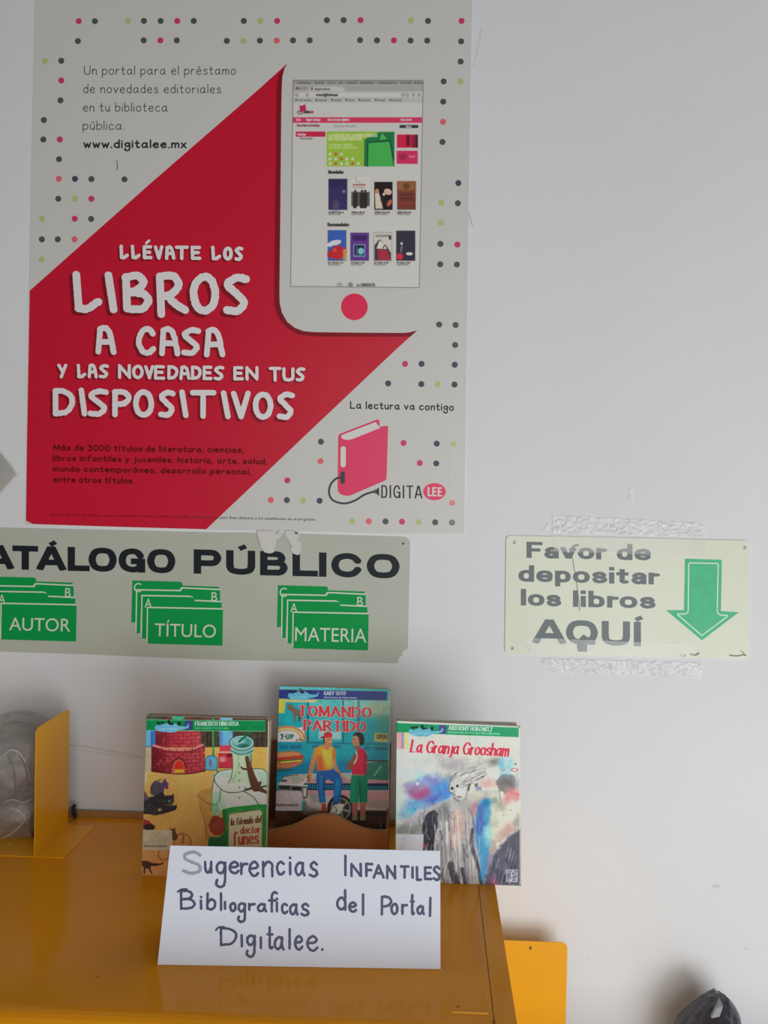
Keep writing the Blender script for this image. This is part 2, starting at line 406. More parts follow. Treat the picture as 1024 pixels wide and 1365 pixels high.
# heavy sign lettering: square-ended strokes, uprights rx wide each side, level strokes ry
GS = dict(G)
GS.update({
'A': [('l', (0,0),(.30,1)), ('l', (.40,1),(.70,0)), ('l', (.12,.28),(.58,.28))],
'C': [('c', (.62,.72),(.5,.93),(.3,1.0),(.08,.86),(0,.5),(.08,.14),(.3,0),(.5,.07),(.62,.3))],
'G': [('c', (.60,.72),(.5,.93),(.3,1.0),(.08,.86),(0,.5),(.08,.14),(.3,0),(.5,.06),(.62,.3)), ('l', (.40,.45),(.62,.45)), ('l', (.63,.45),(.63,0))],
'O': [('c', (.34,1),(.1,.9),(0,.5),(.1,.1),(.34,0),(.58,.1),(.68,.5),(.58,.9),(.34,1))],
'Q': [('c', (.34,1),(.1,.9),(0,.5),(.1,.1),(.34,0),(.58,.1),(.68,.5),(.58,.9),(.34,1)), ('l', (.40,.2),(.60,-.02))],
'U': [('l', (0,1),(0,.38)), ('c', (0,.4),(.05,.1),(.29,0),(.53,.1),(.58,.4)), ('l', (.58,1),(.58,.38))],
'B': [('l', (0,0),(0,1)), ('l', (0,1),(.3,1)), ('l', (0,.53),(.3,.53)), ('l', (0,0),(.3,0)), ('c', (.28,1),(.42,.96),(.48,.78),(.42,.58),(.28,.53)), ('c', (.28,.53),(.46,.5),(.54,.27),(.46,.04),(.28,0))],
'P': [('l', (0,0),(0,1)), ('l', (0,1),(.3,1)), ('l', (0,.42),(.3,.42)), ('c', (.28,1),(.46,.96),(.54,.71),(.46,.46),(.28,.42))],
'D': [('l', (0,0),(0,1)), ('l', (0,1),(.2,1)), ('l', (0,0),(.2,0)), ('c', (.18,1),(.42,.93),(.52,.5),(.42,.07),(.18,0))],
'a': [('c', (.03,.46),(.1,.58),(.24,.64),(.4,.58),(.44,.44)), ('l', (.44,.46),(.44,0)), ('c', (.44,.36),(.2,.33),(.01,.2),(.1,.01),(.26,.0),(.44,.18))],
'o': [('c', (.26,.64),(.07,.56),(0,.32),(.07,.08),(.26,0),(.45,.08),(.52,.32),(.45,.56),(.26,.64))],
'd': [('l', (.46,1),(.46,0)), ('c', (.46,.45),(.36,.61),(.22,.64),(.05,.55),(0,.32),(.05,.08),(.22,0),(.36,.03),(.46,.2))],
'b': [('l', (0,1),(0,0)), ('c', (0,.45),(.1,.61),(.24,.64),(.41,.55),(.46,.32),(.41,.08),(.24,0),(.1,.03),(0,.2))],
'p': [('l', (0,.64),(0,-.3)), ('c', (0,.45),(.1,.61),(.24,.64),(.41,.55),(.46,.32),(.41,.08),(.24,0),(.1,.03),(0,.2))],
'e': [('l', (.04,.32),(.46,.32)), ('c', (.5,.3),(.45,.56),(.26,.64),(.07,.56),(0,.32),(.07,.08),(.26,0),(.42,.04),(.5,.16))],
's': [('c', (.42,.46),(.34,.6),(.2,.63),(.04,.56),(.04,.42),(.2,.34),(.4,.27),(.43,.1),(.26,0),(.08,.03),(.0,.18))],
'r': [('l', (0,.64),(0,0)), ('c', (0,.4),(.1,.58),(.3,.6))],
'i': [('l', (0,.60),(0,0)), ('l', (0,.97),(0,1.0))],
't': [('l', (.14,.86),(.14,.12)), ('l', (0,.62),(.3,.62)), ('c', (.14,.14),(.2,.02),(.34,.03))],
'v': [('l', (0,.64),(.2,.02)), ('l', (.28,.02),(.48,.64))],
})
for k_, b_ in (('Á', 'A'), ('Ú', 'U'), ('Í', 'I')):
    bx = {'A': .33, 'U': .27, 'I': -.03}[b_]
    GS[k_] = GS[b_] + [('l', (bx+.02, 1.27), (bx+.12, 1.36))]
def sign_text(name, M, s, xl, yl, xr, yr, cap, rx, ry, off, m, parent, h=0.45, gap=.30, table=None):
    table = table or GS
    q = rx/ry
    L = []; x = 0
    lay = []
    for ch in s:
        if ch == ' ': x += .5; continue
        st = [(t[0], [np.array(p, float) for p in t[1:]]) for t in table[ch]]
        allp = np.concatenate([np.array(p) for _, p in st]); a0, a1 = allp[:, 0].min(), allp[:, 0].max()
        if ch in 'ÁÚÍ': 
            base = np.concatenate([np.array(p) for _, p in st[:-1]]); a0, a1 = base[:, 0].min(), base[:, 0].max()
        lay.append((ch, st, x-a0)); x += (a1-a0) + gap - (.1 if ch in 'AVTLr' else 0)
    tot = x-gap
    sx = (xr-xl-2*rx)/tot; ch_ = cap-2*ry
    slope = (yr-yl)/(xr-xl)
    for ch, st, x0 in lay:
        segs = []
        for typ, P in st:
            Q = [np.array((xl+rx+(x0+p[0])*sx, -ry-p[1]*ch_)) for p in P]      # y down from the base line
            Q = [np.array((p[0], p[1]*q)) for p in (catmull(Q, 8) if typ == 'c' else Q)]
            segs.append((typ, Q))
        allp = np.concatenate([np.array(Q) for _, Q in segs])
        ox, oy = allp[:, 0].min()-rx*1.8, allp[:, 1].min()-rx*1.8
        nx = int((allp[:, 0].max()+rx*1.8-ox)/h)+2; ny = int((allp[:, 1].max()+rx*1.8-oy)/h)+2
        X, Y = np.meshgrid(ox+np.arange(nx)*h, oy+np.arange(ny)*h)
        f = np.full(X.shape, 1e3)
        for si, (typ, Q) in enumerate(segs):
            for a, b in zip(Q[:-1], Q[1:]):
                d = b-a; n = math.hypot(*d)
                if n < 1e-6: n = 1e-6
                d = d/n; c = (a+b)/2
                u = (X-c[0])*d[0]+(Y-c[1])*d[1]; v = -(X-c[0])*d[1]+(Y-c[1])*d[0]
                ext = (rx*.45 if ch in 'ÁÚÍ' and si == len(segs)-1 else rx) if typ == 'l' else 0
                hw_ = rx*(.75 if ch in 'ÁÚÍ' and si == len(segs)-1 else 1)
                g = np.maximum(abs(u)-n/2-ext, abs(v)-hw_)
                if typ == 'l' and not (ch in 'ÁÚÍ' and si == len(segs)-1):
                    g = np.maximum(g, Y if min(p[1] for p in table[ch][si][1:]) > -.1 else Y-1e3); g = np.maximum(g, -cap*q-Y if ch != 'i' else g)
                f = np.minimum(f, g)
            if typ == 'c':
                for p in Q[1:-1]: f = np.minimum(f, np.hypot(X-p[0], Y-p[1])-rx)
        def MM(x, y, o, M=M): 
            yy = y/q
            return M(x - yy*slope*0, yl+(x-xl)*slope+yy, o)
        march('sign_letter' if name is None else name, MM, f, ox, oy, h, off, m, parent)

# ------------------------------------------------------------------ a printed picture: colours painted on the vertices of a fine grid
class Canvas:
    def __init__(s, x0, y0, x1, y1, step, col):
        s.x0, s.y0, s.h = x0, y0, step
        s.nx, s.ny = int((x1-x0)/step)+1, int((y1-y0)/step)+1
        s.X, s.Y = np.meshgrid(x0+np.arange(s.nx)*step, y0+np.arange(s.ny)*step)
        s.a = np.empty((s.ny, s.nx, 3)); s.a[:] = col
    def mix(s, m_, col):
        m_ = m_[..., None]; s.a = s.a*(1-m_)+np.array(col, float)*m_
    def noise(s, cell, seed, o=3): return vnoise(s.X.shape, cell/s.h, seed, o)
    def soft(s, d, soft, al): return np.clip(0.5-d/max(soft, s.h), 0, 1)*al
    def poly(s, pts, col, al=1, soft=0, warp=0, cell=30, seed=1):
        P = np.array(pts, float); ins = np.zeros(s.X.shape, bool); d = np.full(s.X.shape, 1e9)
        for a, b in zip(P, np.roll(P, -1, 0)):
            cond = ((a[1] > s.Y) != (b[1] > s.Y))
            with np.errstate(divide='ignore', invalid='ignore'):
                xi = (b[0]-a[0])*(s.Y-a[1])/(b[1]-a[1]+1e-12)+a[0]
            ins ^= cond & (s.X < xi)
            e = b-a; t = np.clip(((s.X-a[0])*e[0]+(s.Y-a[1])*e[1])/(e@e+1e-9), 0, 1)
            d = np.minimum(d, np.hypot(s.X-a[0]-t*e[0], s.Y-a[1]-t*e[1]))
        d = np.where(ins, -d, d)
        if warp: d = d + warp*s.noise(cell, seed)
        s.mix(s.soft(d, soft, al), col)
    def rect(s, x0, y0, x1, y1, col, al=1, soft=0): s.poly([(x0, y0), (x1, y0), (x1, y1), (x0, y1)], col, al, soft)
    def ell(s, cx, cy, rx, ry, col, al=1, ang=0, soft=0, warp=0, cell=30, seed=1):
        c, q = math.cos(math.radians(ang)), math.sin(math.radians(ang))
        x = (s.X-cx)*c+(s.Y-cy)*q; y = -(s.X-cx)*q+(s.Y-cy)*c
        d = (np.hypot(x/rx, y/ry)-1)*min(rx, ry)
        if warp: d = d + warp*s.noise(cell, seed)
        s.mix(s.soft(d, soft, al), col)
    def ring(s, cx, cy, rx, ry, w_, col, al=1, ang=0):
        c, q = math.cos(math.radians(ang)), math.sin(math.radians(ang))
        x = (s.X-cx)*c+(s.Y-cy)*q; y = -(s.X-cx)*q+(s.Y-cy)*c
        d = abs((np.hypot(x/rx, y/ry)-1)*min(rx, ry))-w_
        s.mix(s.soft(d, 0, al), col)
    def caps(s, caps, col, al=1, soft=0, grow=0):
        f = sdf_caps([(a, b, c, d, r+grow) for a, b, c, d, r in caps], s.X, s.Y, None, s.x0, s.y0, s.h)
        s.mix(s.soft(f, soft, al), col)
    def line(s, pts, r, col, al=1, curve=True, r2=None, soft=0):
        P = catmull(pts, 6) if curve and len(pts) > 2 else [np.array(p, float) for p in pts]
        n = len(P)-1; r2 = r if r2 is None else r2
        s.caps([(P[i][0], P[i][1], P[i+1][0], P[i+1][1], r+(r2-r)*i/max(1, n-1)) for i in range(n)], col, al, soft)
    def grad(s, col, m_): s.mix(np.clip(m_, 0, 1), col)
    def sample(s, x, y):
        fx = np.clip((x-s.x0)/s.h, 0, s.nx-1.001); fy = np.clip((y-s.y0)/s.h, 0, s.ny-1.001)
        i = fx.astype(int); j = fy.astype(int); u = (fx-i)[..., None]; v = (fy-j)[..., None]
        a = s.a
        return (a[j, i]*(1-u)+a[j, i+1]*u)*(1-v)+(a[j+1, i]*(1-u)+a[j+1, i+1]*u)*v
def picture(name, M, canvas, c4, to_px, nu, nv, off, m, parent, corner=0.0, k=K, thick=0.0, edge=(200, 196, 180)):
    """c4: TL,TR,BR,BL in canvas units; to_px(x,y) canvas unit -> photograph point"""
    u, v = np.meshgrid(np.linspace(0, 1, nu), np.linspace(0, 1, nv))
    c = [np.array(p, float) for p in c4]
    x = (c[0][0]*(1-u)+c[1][0]*u)*(1-v)+(c[3][0]*(1-u)+c[2][0]*u)*v
    y = (c[0][1]*(1-u)+c[1][1]*u)*(1-v)+(c[3][1]*(1-u)+c[2][1]*u)*v
    col = canvas.sample(x, y)/255.0
    col = np.where(col <= .04045, col/12.92, ((np.clip(col, 0, 1)+.055)/1.055)**2.4)*k
    col = np.clip(col-.008, .002, .88)
    # exact ray-plane projection, vectorised
    px, py = to_px(x, y)
    d = (np.array(_f)[None, None]+np.array(_R)*((px-512)/FPX)[..., None]-np.array(_U)*((py-682.5)/FPX)[..., None])
    n = np.array(M.n); p0 = np.array(M(512, 900, off)); C_ = np.array(CAM)
    t = ((p0-C_)@n)/(d@n)
    P = C_+d*t[..., None]
    V = P.reshape(-1, 3)
    idx = np.arange(nu*nv).reshape(nv, nu)
    a = idx[:-1, :-1]; b = idx[:-1, 1:]; c2 = idx[1:, 1:]; d2 = idx[1:, :-1]
    keep = np.ones(a.shape, bool)
    if corner > 0:
        W_ = abs(c[1][0]-c[0][0]); H_ = abs(c[3][1]-c[0][1])
        uu = (u[:-1, :-1]+u[1:, 1:])/2*W_; vv = (v[:-1, :-1]+v[1:, 1:])/2*H_
        for sy in (0, 1):
            yy = vv if sy == 0 else H_-vv
            xx = W_-uu
            keep &= ~((xx < corner) & (yy < corner) & (np.hypot(corner-xx, corner-yy) > corner))
    Fq = np.stack([d2, c2, b, a], -1)[keep].reshape(-1, 4)
    nvt = len(V)
    V2 = V
    if thick > 0:   # the sheet behind the print gives it a body
        cor = [P[0, 0], P[0, -1], P[-1, -1], P[-1, 0]]
        back = [q - n*thick for q in cor]; fr = [q - n*thick*.15 for q in cor]
        V2 = np.concatenate([V, np.array(fr), np.array(back)])
        e = nvt
        ext = np.array([[e, e+1, e+5, e+4], [e+1, e+2, e+6, e+5], [e+2, e+3, e+7, e+6], [e+3, e, e+4, e+7], [e+4, e+5, e+6, e+7]])
        Fq = np.concatenate([Fq, ext])
    me = bpy.data.meshes.new(name)
    me.vertices.add(len(V2)); me.vertices.foreach_set('co', V2.astype(np.float32).ravel())
    nf = len(Fq)
    me.loops.add(nf*4); me.loops.foreach_set('vertex_index', Fq.astype(np.int32).ravel())
    me.polygons.add(nf); me.polygons.foreach_set('loop_start', (np.arange(nf)*4).astype(np.int32))
    me.polygons.foreach_set('loop_total', np.full(nf, 4, np.int32))
    me.update(); me.validate()
    at = me.color_attributes.new('print', 'FLOAT_COLOR', 'POINT')
    cc = np.ones((len(V2), 4), np.float32); cc[:nvt, :3] = col.reshape(-1, 3)
    cc[nvt:, :3] = lin(edge, k)
    at.data.foreach_set('color', cc.ravel())
    return link(name, me, m, parent)

# ================================================================== the room
m_wall = mat('wall_paint', (181, 182, 184), rough=0.62, spec=0.35, var=0.03, scale=2.5, bump=0.22, bscale=90)
m_floor = mat('floor_tile', (140, 140, 140), rough=0.4, var=0.08, scale=3)
wall = box('wall_back', (-3.0, 0.0, 0.0), (3.0, 0.12, 3.0), m_wall); tag(wall, kind='structure')
fl = box('floor', (-3.0, -4.0, -0.1), (3.0, 0.12, 0.0), m_floor); tag(fl, kind='structure')
m_mark = mat('wall_scuff', (160, 157, 154), rough=0.7)
def hair(name, pts, r, m, parent, off=0.0004, M=WALL, wob=0.0, h=0.4):
    P = catmull(pts, 5) if len(pts) > 2 else [np.array(p, float) for p in pts]
    return stroke_mesh(name, M, [(a[0], a[1], b[0], b[1], r) for a, b in zip(P[:-1], P[1:])], off, m, parent, h, wob)
hair('crack', [(86, 991.5), (130, 998), (190, 1009)], 0.55, m_mark, wall)
hair('crack', [(108, 1000), (150, 1006), (192, 1011)], 0.35, m_mark, wall)
hair('scratch', [(625, 284), (627, 292), (630, 301)], 0.7, m_mark, wall)
hair('scratch', [(642, 38), (636, 70), (630, 90)], 0.5, mat('wall_scuff_pale', (170, 168, 164), rough=0.7), wall)
flat_polys('smudge', WALL, [disc_pts(955, 1182, 6, 2.5, 12), disc_pts(968, 672, 1.5, 1.2, 8), disc_pts(995, 1265, 3, 1.5, 8), disc_pts(785, 1279, 1.2, 1.6, 8)], 0.0004, mat('smudge_grey', (170, 172, 174), rough=0.8), wall)

# ------------------------------------------------------------------ poster
m_paper = mat('poster_paper', (170, 169, 166), rough=0.42, spec=0.4, bump=0.10, bscale=14)
m_red = mat('poster_red', (166, 14, 42), rough=0.36, spec=0.4, bump=0.6, bscale=9)
m_redd = mat('poster_dark_red', (112, 10, 28), rough=0.4, spec=.3)
m_redd2 = mat('poster_body_text_red', (80, 6, 16), rough=0.45, spec=.2)
m_ink = mat('poster_ink', (62, 62, 64), rough=0.5)
m_ink2 = mat('poster_ink_dark', (34, 36, 40), rough=0.5)
m_letter = mat('headline_white', (202, 186, 188), rough=0.42)
poster = thing('poster', WALL(330, 400), 'large white poster with red book shape, hand lettered headline and phone screen', 'poster')
SHEET = [(47.5, -22), (630, -22), (626, 200), (622.5, 450), (619, 711), (520, 711.5), (450, 709), (345, 707), (290, 706.3), (34, 699), (35.5, 600), (39, 388), (43, 180)]
extr_poly('sheet', WALL, SHEET, 0.0002, 0.0012, m_paper, poster)
PO = 0.0015
RED = [(383.5, 84), (379, 92), (376.5, 102), (375.6, 118), (375, 150), (373.6, 300), (372.6, 390), (373, 404), (376, 417), (383, 429), (393, 437), (405, 441.5), (420, 442.8), (480, 443.5), (538, 443.8), (546, 443), (556.5, 440.3), (530, 464), (420, 568), (340, 644), (275, 705.5), (150, 702), (44, 698.5), (34.6, 694), (35.8, 600), (39.6, 387.5), (120, 316), (200, 245), (300, 158), (345, 119)]
flat_polys('red_book_shape', WALL, [RED], PO, m_red, poster)
flat_polys('printed_fold', WALL, [
    [(383, 85), (379, 92), (376.5, 102), (375.6, 118), (375, 150), (373.6, 300), (372.6, 390), (365.5, 391), (366.5, 300), (368, 180), (368.5, 118), (371, 100)],
    [(365.5, 391), (372.6, 390), (373, 404), (376, 417), (383, 429), (393, 437), (405, 441.5), (420, 442.8), (480, 443.5), (538, 443.8), (546, 443), (556, 440.8), (548, 448), (538, 449), (420, 448.5), (398, 446), (382, 437), (371, 423), (366, 408)]],
    PO+0.00008, m_redd, poster)
# dots
DOT = {'k': (66, 68, 72), 'n': (52, 58, 76), 'm': (172, 46, 88), 'r': (190, 84, 92), 'g': (150, 160, 104)}
dots = {k_: [] for k_ in DOT}
def dl(ox, oy, s, items):
    for it in items.split():
        x, y, c = it.split(','); dots[c].append((ox+float(x)*s, oy+float(y)*s))
dl(0, 0, 1/3.012, "316,85,m 381,85,k 513,84,g 578,84,k 645,84,k 712,84,m 778,84,k 979,84,k 313,165,k 577,162,k 644,162,m 710,162,k 911,164,k 978,164,g 181,244,g 246,244,k 246,323,m 243,403,k 176,482,k 174,560,k 240,560,m 237,639,k 236,718,r 301,718,n 367,719,k 500,720,k 234,798,k 301,798,g 367,798,m 169,878,g 300,878,m 366,879,k 168,961,k 232,961,k 299,961,r 167,1041,g")
dl(320, 0, 1/3.012, "82,84,g 149,84,m 349,81,k 416,81,k 484,81,m 687,82,g 755,84,k 890,84,m 80,163,k 147,163,r 213,162,k 280,162,k 482,161,k 550,162,k 618,162,m 685,163,k 752,163,k 888,166,k 886,247,k 818,327,k 885,327,g 816,408,k 815,489,r 813,570,k 877,735,n 875,816,k 809,814,g 807,895,g 805,979,k 873,982,m 804,1061,k 871,1062,k")
dl(340, 420, 300/1024, "838,43,k 913,45,k 911,136,k 683,222,m 758,222,n 909,226,n 606,311,n 757,314,n 832,315,g 908,316,n 300,576,k 676,582,m 827,585,n 903,586,g 298,665,r 750,673,m 825,675,n 147,752,m 72,841,r 145,842,k 219,844,g 294,845,n 898,855,r 443,937,g 518,938,r 594,939,k 669,940,m 745,942,g 820,943,k 897,944,k")
names = {'k': 'dark_dots', 'n': 'navy_dots', 'm': 'magenta_dots', 'r': 'coral_dots', 'g': 'green_dots'}
for k_, c in DOT.items():
    dm = mat('dot_'+names[k_], c, rough=0.45)
    for x, y in dots[k_]: flat_polys('printed_dot', WALL, [disc_pts(x, y, 4.1, n=14)], PO, dm, poster)
# thin introduction, web address
def pen_text(name, items, r, m, parent, off, h=.33, M=WALL, **k):
    for s_, xl, yl, xr, yr, cap in items:
        stroke_mesh(name, M, run_text(s_, xl, xr, yl-r, cap-2*r, r, tilt=(yr-yl)/(xr-xl), **k), off, m, parent, h)
pen_text('introduction_line', [
    ('Un portal para el préstamo', 112, 99.8, 314.6, 99.8, 12.6),
    ('de novedades editoriales', 111, 124.3, 294.8, 124.6, 12.6),
    ('en tu biblioteca', 110.5, 148.8, 223.4, 149.0, 12.6),
    ('pública.', 110.3, 173.2, 166, 173.4, 12.6)], .58, m_ink, poster, PO, gap=.24)
pen_text('web_address', [('www.digitalee.mx', 111, 197.6, 248.8, 197.8, 12.0)], 1.1, m_ink2, poster, PO, gap=.25)
hair('pencil_tick', [(155.5, 214), (156.5, 220), (156, 227)], 0.5, m_ink, poster, PO)
# brush headline
def letters(boxes, r, wob, seed, rg, hh, dx):
    for i_, bx in enumerate(boxes):
        cp = box_text([bx], r, wob=wob, seed=seed+i_)
        o = stroke_mesh('headline_letter', WALL, cp, PO+0.0002, m_letter, poster, hh, rg, 5+i_)
        stroke_mesh('letter_shade', WALL, [(a-dx, b_+dx*.9, c-dx, d+dx*.9, rr) for a, b_, c, d, rr in cp], PO+0.0001, m_redd, o, .7)
def hb(z0x, z0y, s, yt, yb, items):
    out = []
    for it in items.split():
        c = it.split(','); c += [None]*(5-len(c))
        t = float(c[3]) if c[3] else yt; b = float(c[4]) if c[4] else yb
        out.append((c[0], z0x+float(c[1])*s, z0x+float(c[2])*s, z0y+t*s, z0y+b*s))
    return out
s3, s4 = 290/1024, 360/1024
letters(hb(60, 310, s3, 182, 378, "bL,130,268 bI,280,340 bB,362,505,184,380 bR,523,678,184,403 O,682,820,190,386 bS,838,965,194,388"), 5.1, .5, 4, .28, .55, 4.5)
letters(hb(60, 420, s4, 38, 150, "bA,192,271 C,345,422,42,154 bA,433,513,42,156 bS,517,592,46,155 bA,603,683,45,160"), 3.75, .4, 7, .22, .5, 3.5)
letters(hb(60, 420, s4, 277, 384, "D,30,114 bI,127,160,275,385 bS,162,242,278,386 P,255,329,280,387 O,334,414,281,389 bS,430,496,283,390 bI,508,544,283,391 T,550,650,284,393 bI,667,703,285,395 V,706,780,287,395 O,788,866,290,397 bS,880,947,290,398"), 3.65, .4, 9, .22, .5, 3.5)
letters(hb(60, 310, s3, 58, 125, "bL,350,395,56,126 bL,404,450,57,126 E,460,506,60,126 V,512,558,60,127 bA,564,614,60,128 T,612,676,62,129 E,686,736,62,129 bL,782,830,62,131 O,838,884,66,132 bS,892,934,66,134"), 2.25, .25, 2, .3, .4, 2.4)
stroke_mesh('accent_mark', WALL, [(60+477*s3, 310+50*s3, 60+490*s3, 310+38*s3, 1.7)], PO+.0002, m_letter, poster, .4)
letters(hb(60, 420, s4, 185, 240, "Y,46,84,184,240 bL,120,156,184,240 bA,162,200,184,240 bS,204,243,186,240 N,277,326,186,242 O,330,374,188,243 V,376,414,190,243 E,414,456,190,245 D,464,506,190,245 bA,510,552,191,246 D,553,594,192,246 E,598,636,192,247 bS,640,680,192,248 E,714,754,194,248 N,760,810,194,248 T,848,896,196,252 U,900,946,198,252 bS,950,987,198,252"), 2.1, .25, 5, .3, .4, 2.4)
pen_text('body_text_line', [
    ('Más de 3000 títulos de literatura, ciencias,', 71, 600.6, 325, 604, 8.6),
    ('libros infantiles y juveniles, historia, arte, salud,', 70, 614.6, 356.5, 619.2, 8.6),
    ('mundo contemporáneo, desarrollo personal,', 70, 628.8, 335, 633, 8.6),
    ('entre otros títulos.', 70.5, 643, 179, 645, 8.6)], .85, m_redd2, poster, PO+.0001, gap=.26)
text('fine_print', WALL, [('Este programa es público, ajeno a cualquier partido político. Queda', 68, 687.3, 250, 690.4, 3.3)], PO+0.0001, m_redd2, poster, shear=.2, res=2)
text('fine_print', WALL, [('prohibido el uso para fines distintos a los establecidos en el programa.', 252, 690.5, 421, 694, 3.4)], PO+0.0001, m_ink2, poster, weight=.006, shear=.2, res=2)
pen_text('slogan', [('La lectura va contigo', 466.6, 545, 605.3, 548, 10.6)], .88, m_ink2, poster, PO, gap=.26)
# book emblem
z5 = lambda P: [(430+x/5.689, 550+y/5.689) for x, y in P]
m_mag = mat('emblem_crimson', (188, 42, 82), rough=0.4)
m_pw = mat('emblem_white', (180, 178, 174), rough=0.42)
flat_polys('book_emblem', WALL, [z5([(119, 182), (122, 170), (134, 160), (408, 54), (424, 52), (432, 60), (433, 106), (484, 101), (494, 101), (498, 110), (486, 500), (482, 510), (474, 516), (212, 628), (190, 632), (160, 628), (130, 614), (116, 595), (114, 560)])], PO, m_mag, poster)
flat_polys('book_emblem_pages', WALL, [z5([(141, 178), (150, 168), (408, 70), (411, 86), (432, 108), (440, 115), (228, 200), (190, 208), (160, 202), (143, 190)]),
    z5([(137, 275), (141, 260), (157, 254), (173, 260), (177, 275), (177, 395), (173, 410), (157, 416), (141, 410), (137, 395)])], PO+0.0001, m_pw, poster)
plug = [(130+430*0, 0)]
cb = catmull([(150, 492), (105, 500), (62, 545), (50, 610), (80, 665), (160, 689), (240, 670), (320, 622), (395, 598)], 6)
caps = [(430+a[0]/5.689, 550+a[1]/5.689, 430+b[0]/5.689, 550+b[1]/5.689, 1.35) for a, b in zip(cb[:-1], cb[1:])]
caps += [(430+153/5.689, 550+462/5.689, 430+153/5.689, 550+524/5.689, 3.0), (430+398/5.689, 550+585/5.689, 430+398/5.689, 550+612/5.689, .8)]
stroke_mesh('emblem_cable', WALL, caps, PO+0.0002, mat('emblem_ink', (48, 46, 58), rough=0.45), poster, .35)
flat_polys('emblem_connector', WALL, [z5([(405, 588), (428, 564), (430, 634), (405, 611)])], PO+0.0002, m_ink2, poster)
sign_text('emblem_letter', WALL, 'DIGITA', 508.3, 663.8, 562, 664.6, 17.2, 1.05, .95, PO, m_ink2, poster, .3, gap=.42)
flat_polys('emblem_badge', WALL, [disc_pts(579.3, 655.4, 15.2, 11.5, 28)], PO, m_mag, poster)
sign_text('emblem_badge_letter', WALL, 'LEE', 570.2, 661.4, 589.5, 661.8, 12.2, 1.1, .95, PO+.0001, m_pw, poster, .3, gap=.5)
# phone: home button and the browser page
flat_polys('home_button', WALL, [disc_pts(472.5, 409, 17.8, 17.8, 36)], PO, mat('button_crimson', (196, 30, 66), rough=0.38), poster)
cv = Canvas(0, 0, 1024, 1205, 1.9, (180, 179, 175))        # the zoomed crop of the page, 3.012 units per point
def cvtx(c, s, x0, x1, yb, cap, r, col, al=1, **k): c.caps(run_text(s, x0, x1, yb, cap, r, **k), col, al)
C0 = (180, 179, 175)
cv.rect(212, 322, 736, 412, (166, 165, 163)); cv.rect(212, 322, 736, 340, (140, 139, 138)); cv.rect(212, 343, 736, 366, (150, 149, 147))
cv.poly([(275, 366), (285, 348), (412, 348), (424, 366)], (176, 175, 172)); cv.rect(218, 372, 730, 390, (182, 181, 178))
for x, wd in ((232, 52), (302, 36), (352, 28), (398, 14), (428, 42), (484, 58), (558, 72), (645, 42), (700, 34)): cvtx(cv, 'iniclaro'[:max(2, int(wd/8))], x, x+wd, 336, 9, 1.6, (84, 84, 86), .8)
for x, c in ((230, (120, 50, 60)), (244, (120, 120, 120)), (260, (120, 120, 120))): cv.ell(x, 354, 5, 5, c)
cv.rect(286, 350, 292, 362, (120, 20, 40)); cvtx(cv, 'digitalee', 298, 362, 361, 8, 1.5, (100, 100, 100))
cvtx(cv, 'www.digitalee.mx', 305, 394, 385, 10, 1.6, (70, 70, 72)); 
for x in (228, 270, 655, 672, 696, 718): cv.ring(x, 381, 5, 5, 1.2, (90, 90, 92))
for x, wd in ((222, 64), (304, 44), (366, 40), (424, 34), (476, 46), (542, 40), (600, 50)): 
    cv.rect(x, 397, x+7, 405, (80, 82, 88)); cvtx(cv, 'noveda'[:max(3, int(wd/8))], x+11, x+wd, 405, 7, 1.3, (100, 100, 102), .9)
cv.poly([(238, 424), (262, 415), (266, 444), (242, 453)], (172, 40, 76)); cv.poly([(240, 421), (258, 414), (262, 418), (242, 426)], (200, 196, 192))
cv.line([(242, 444), (230, 450), (240, 458), (258, 452)], 1.5, (60, 50, 60)); cvtx(cv, 'DIGITA', 258, 284, 454, 8, 1.4, (50, 40, 44)); cv.ell(290, 450, 6, 5, (176, 40, 76))
cv.rect(211, 471, 731, 493, (186, 52, 82)); 
for s_, x0, x1 in (('Inicio', 226, 244), ('Sugerir catalogo', 265, 324), ('Cosas nuevas digitales', 352, 440), ('Crear cuenta', 645, 690)): cvtx(cv, s_, x0, x1, 484, 8, 1.2, (226, 190, 196))
cvtx(cv, 'Buscar libros en el catalogo', 229, 320, 507, 8, 1.3, (130, 60, 72)); cvtx(cv, 'Buscar por titulo autor', 378, 468, 509, 7, 1.1, (140, 140, 140))
cv.rect(641, 502, 716, 514, (48, 46, 48)); cvtx(cv, 'Buscar', 666, 690, 511, 6, 1.1, (200, 200, 200))
cv.rect(224, 528, 343, 549, (176, 36, 64)); cvtx(cv, 'Catalogo', 230, 264, 543, 8, 1.3, (226, 180, 186)); cvtx(cv, 'Temas especiales', 240, 292, 559, 7, 1.0, (110, 110, 110))
cv.rect(348, 528, 620, 668, (138, 172, 62)); cv.grad((120, 160, 50), ((cv.X-348)/272)*.5*((cv.X > 348) & (cv.X < 500) & (cv.Y > 528) & (cv.Y < 668)))
cv.poly([(500, 560), (560, 530), (620, 530), (620, 668), (498, 668)], (30, 104, 62)); cv.poly([(515, 573), (600, 568), (616, 668), (512, 668)], (62, 158, 72)); cv.poly([(570, 532), (590, 558), (560, 562)], (70, 160, 84))
cv.line([(512, 668), (514, 572), (602, 566), (618, 640)], 2, (16, 60, 44), curve=False)
cvtx(cv, 'LO MEJOR DE LAS BIBLIOTECAS', 356, 552, 549, 10, 1.5, (196, 206, 160)); cvtx(cv, 'EN TUS DISPOSITIVOS', 356, 490, 563, 10, 1.5, (196, 206, 160))
cvtx(cv, 'catalogo digital', 356, 450, 584, 8, 1.2, (180, 200, 130)); cvtx(cv, 'en linea gratuito', 356, 470, 596, 8, 1.2, (180, 200, 130))
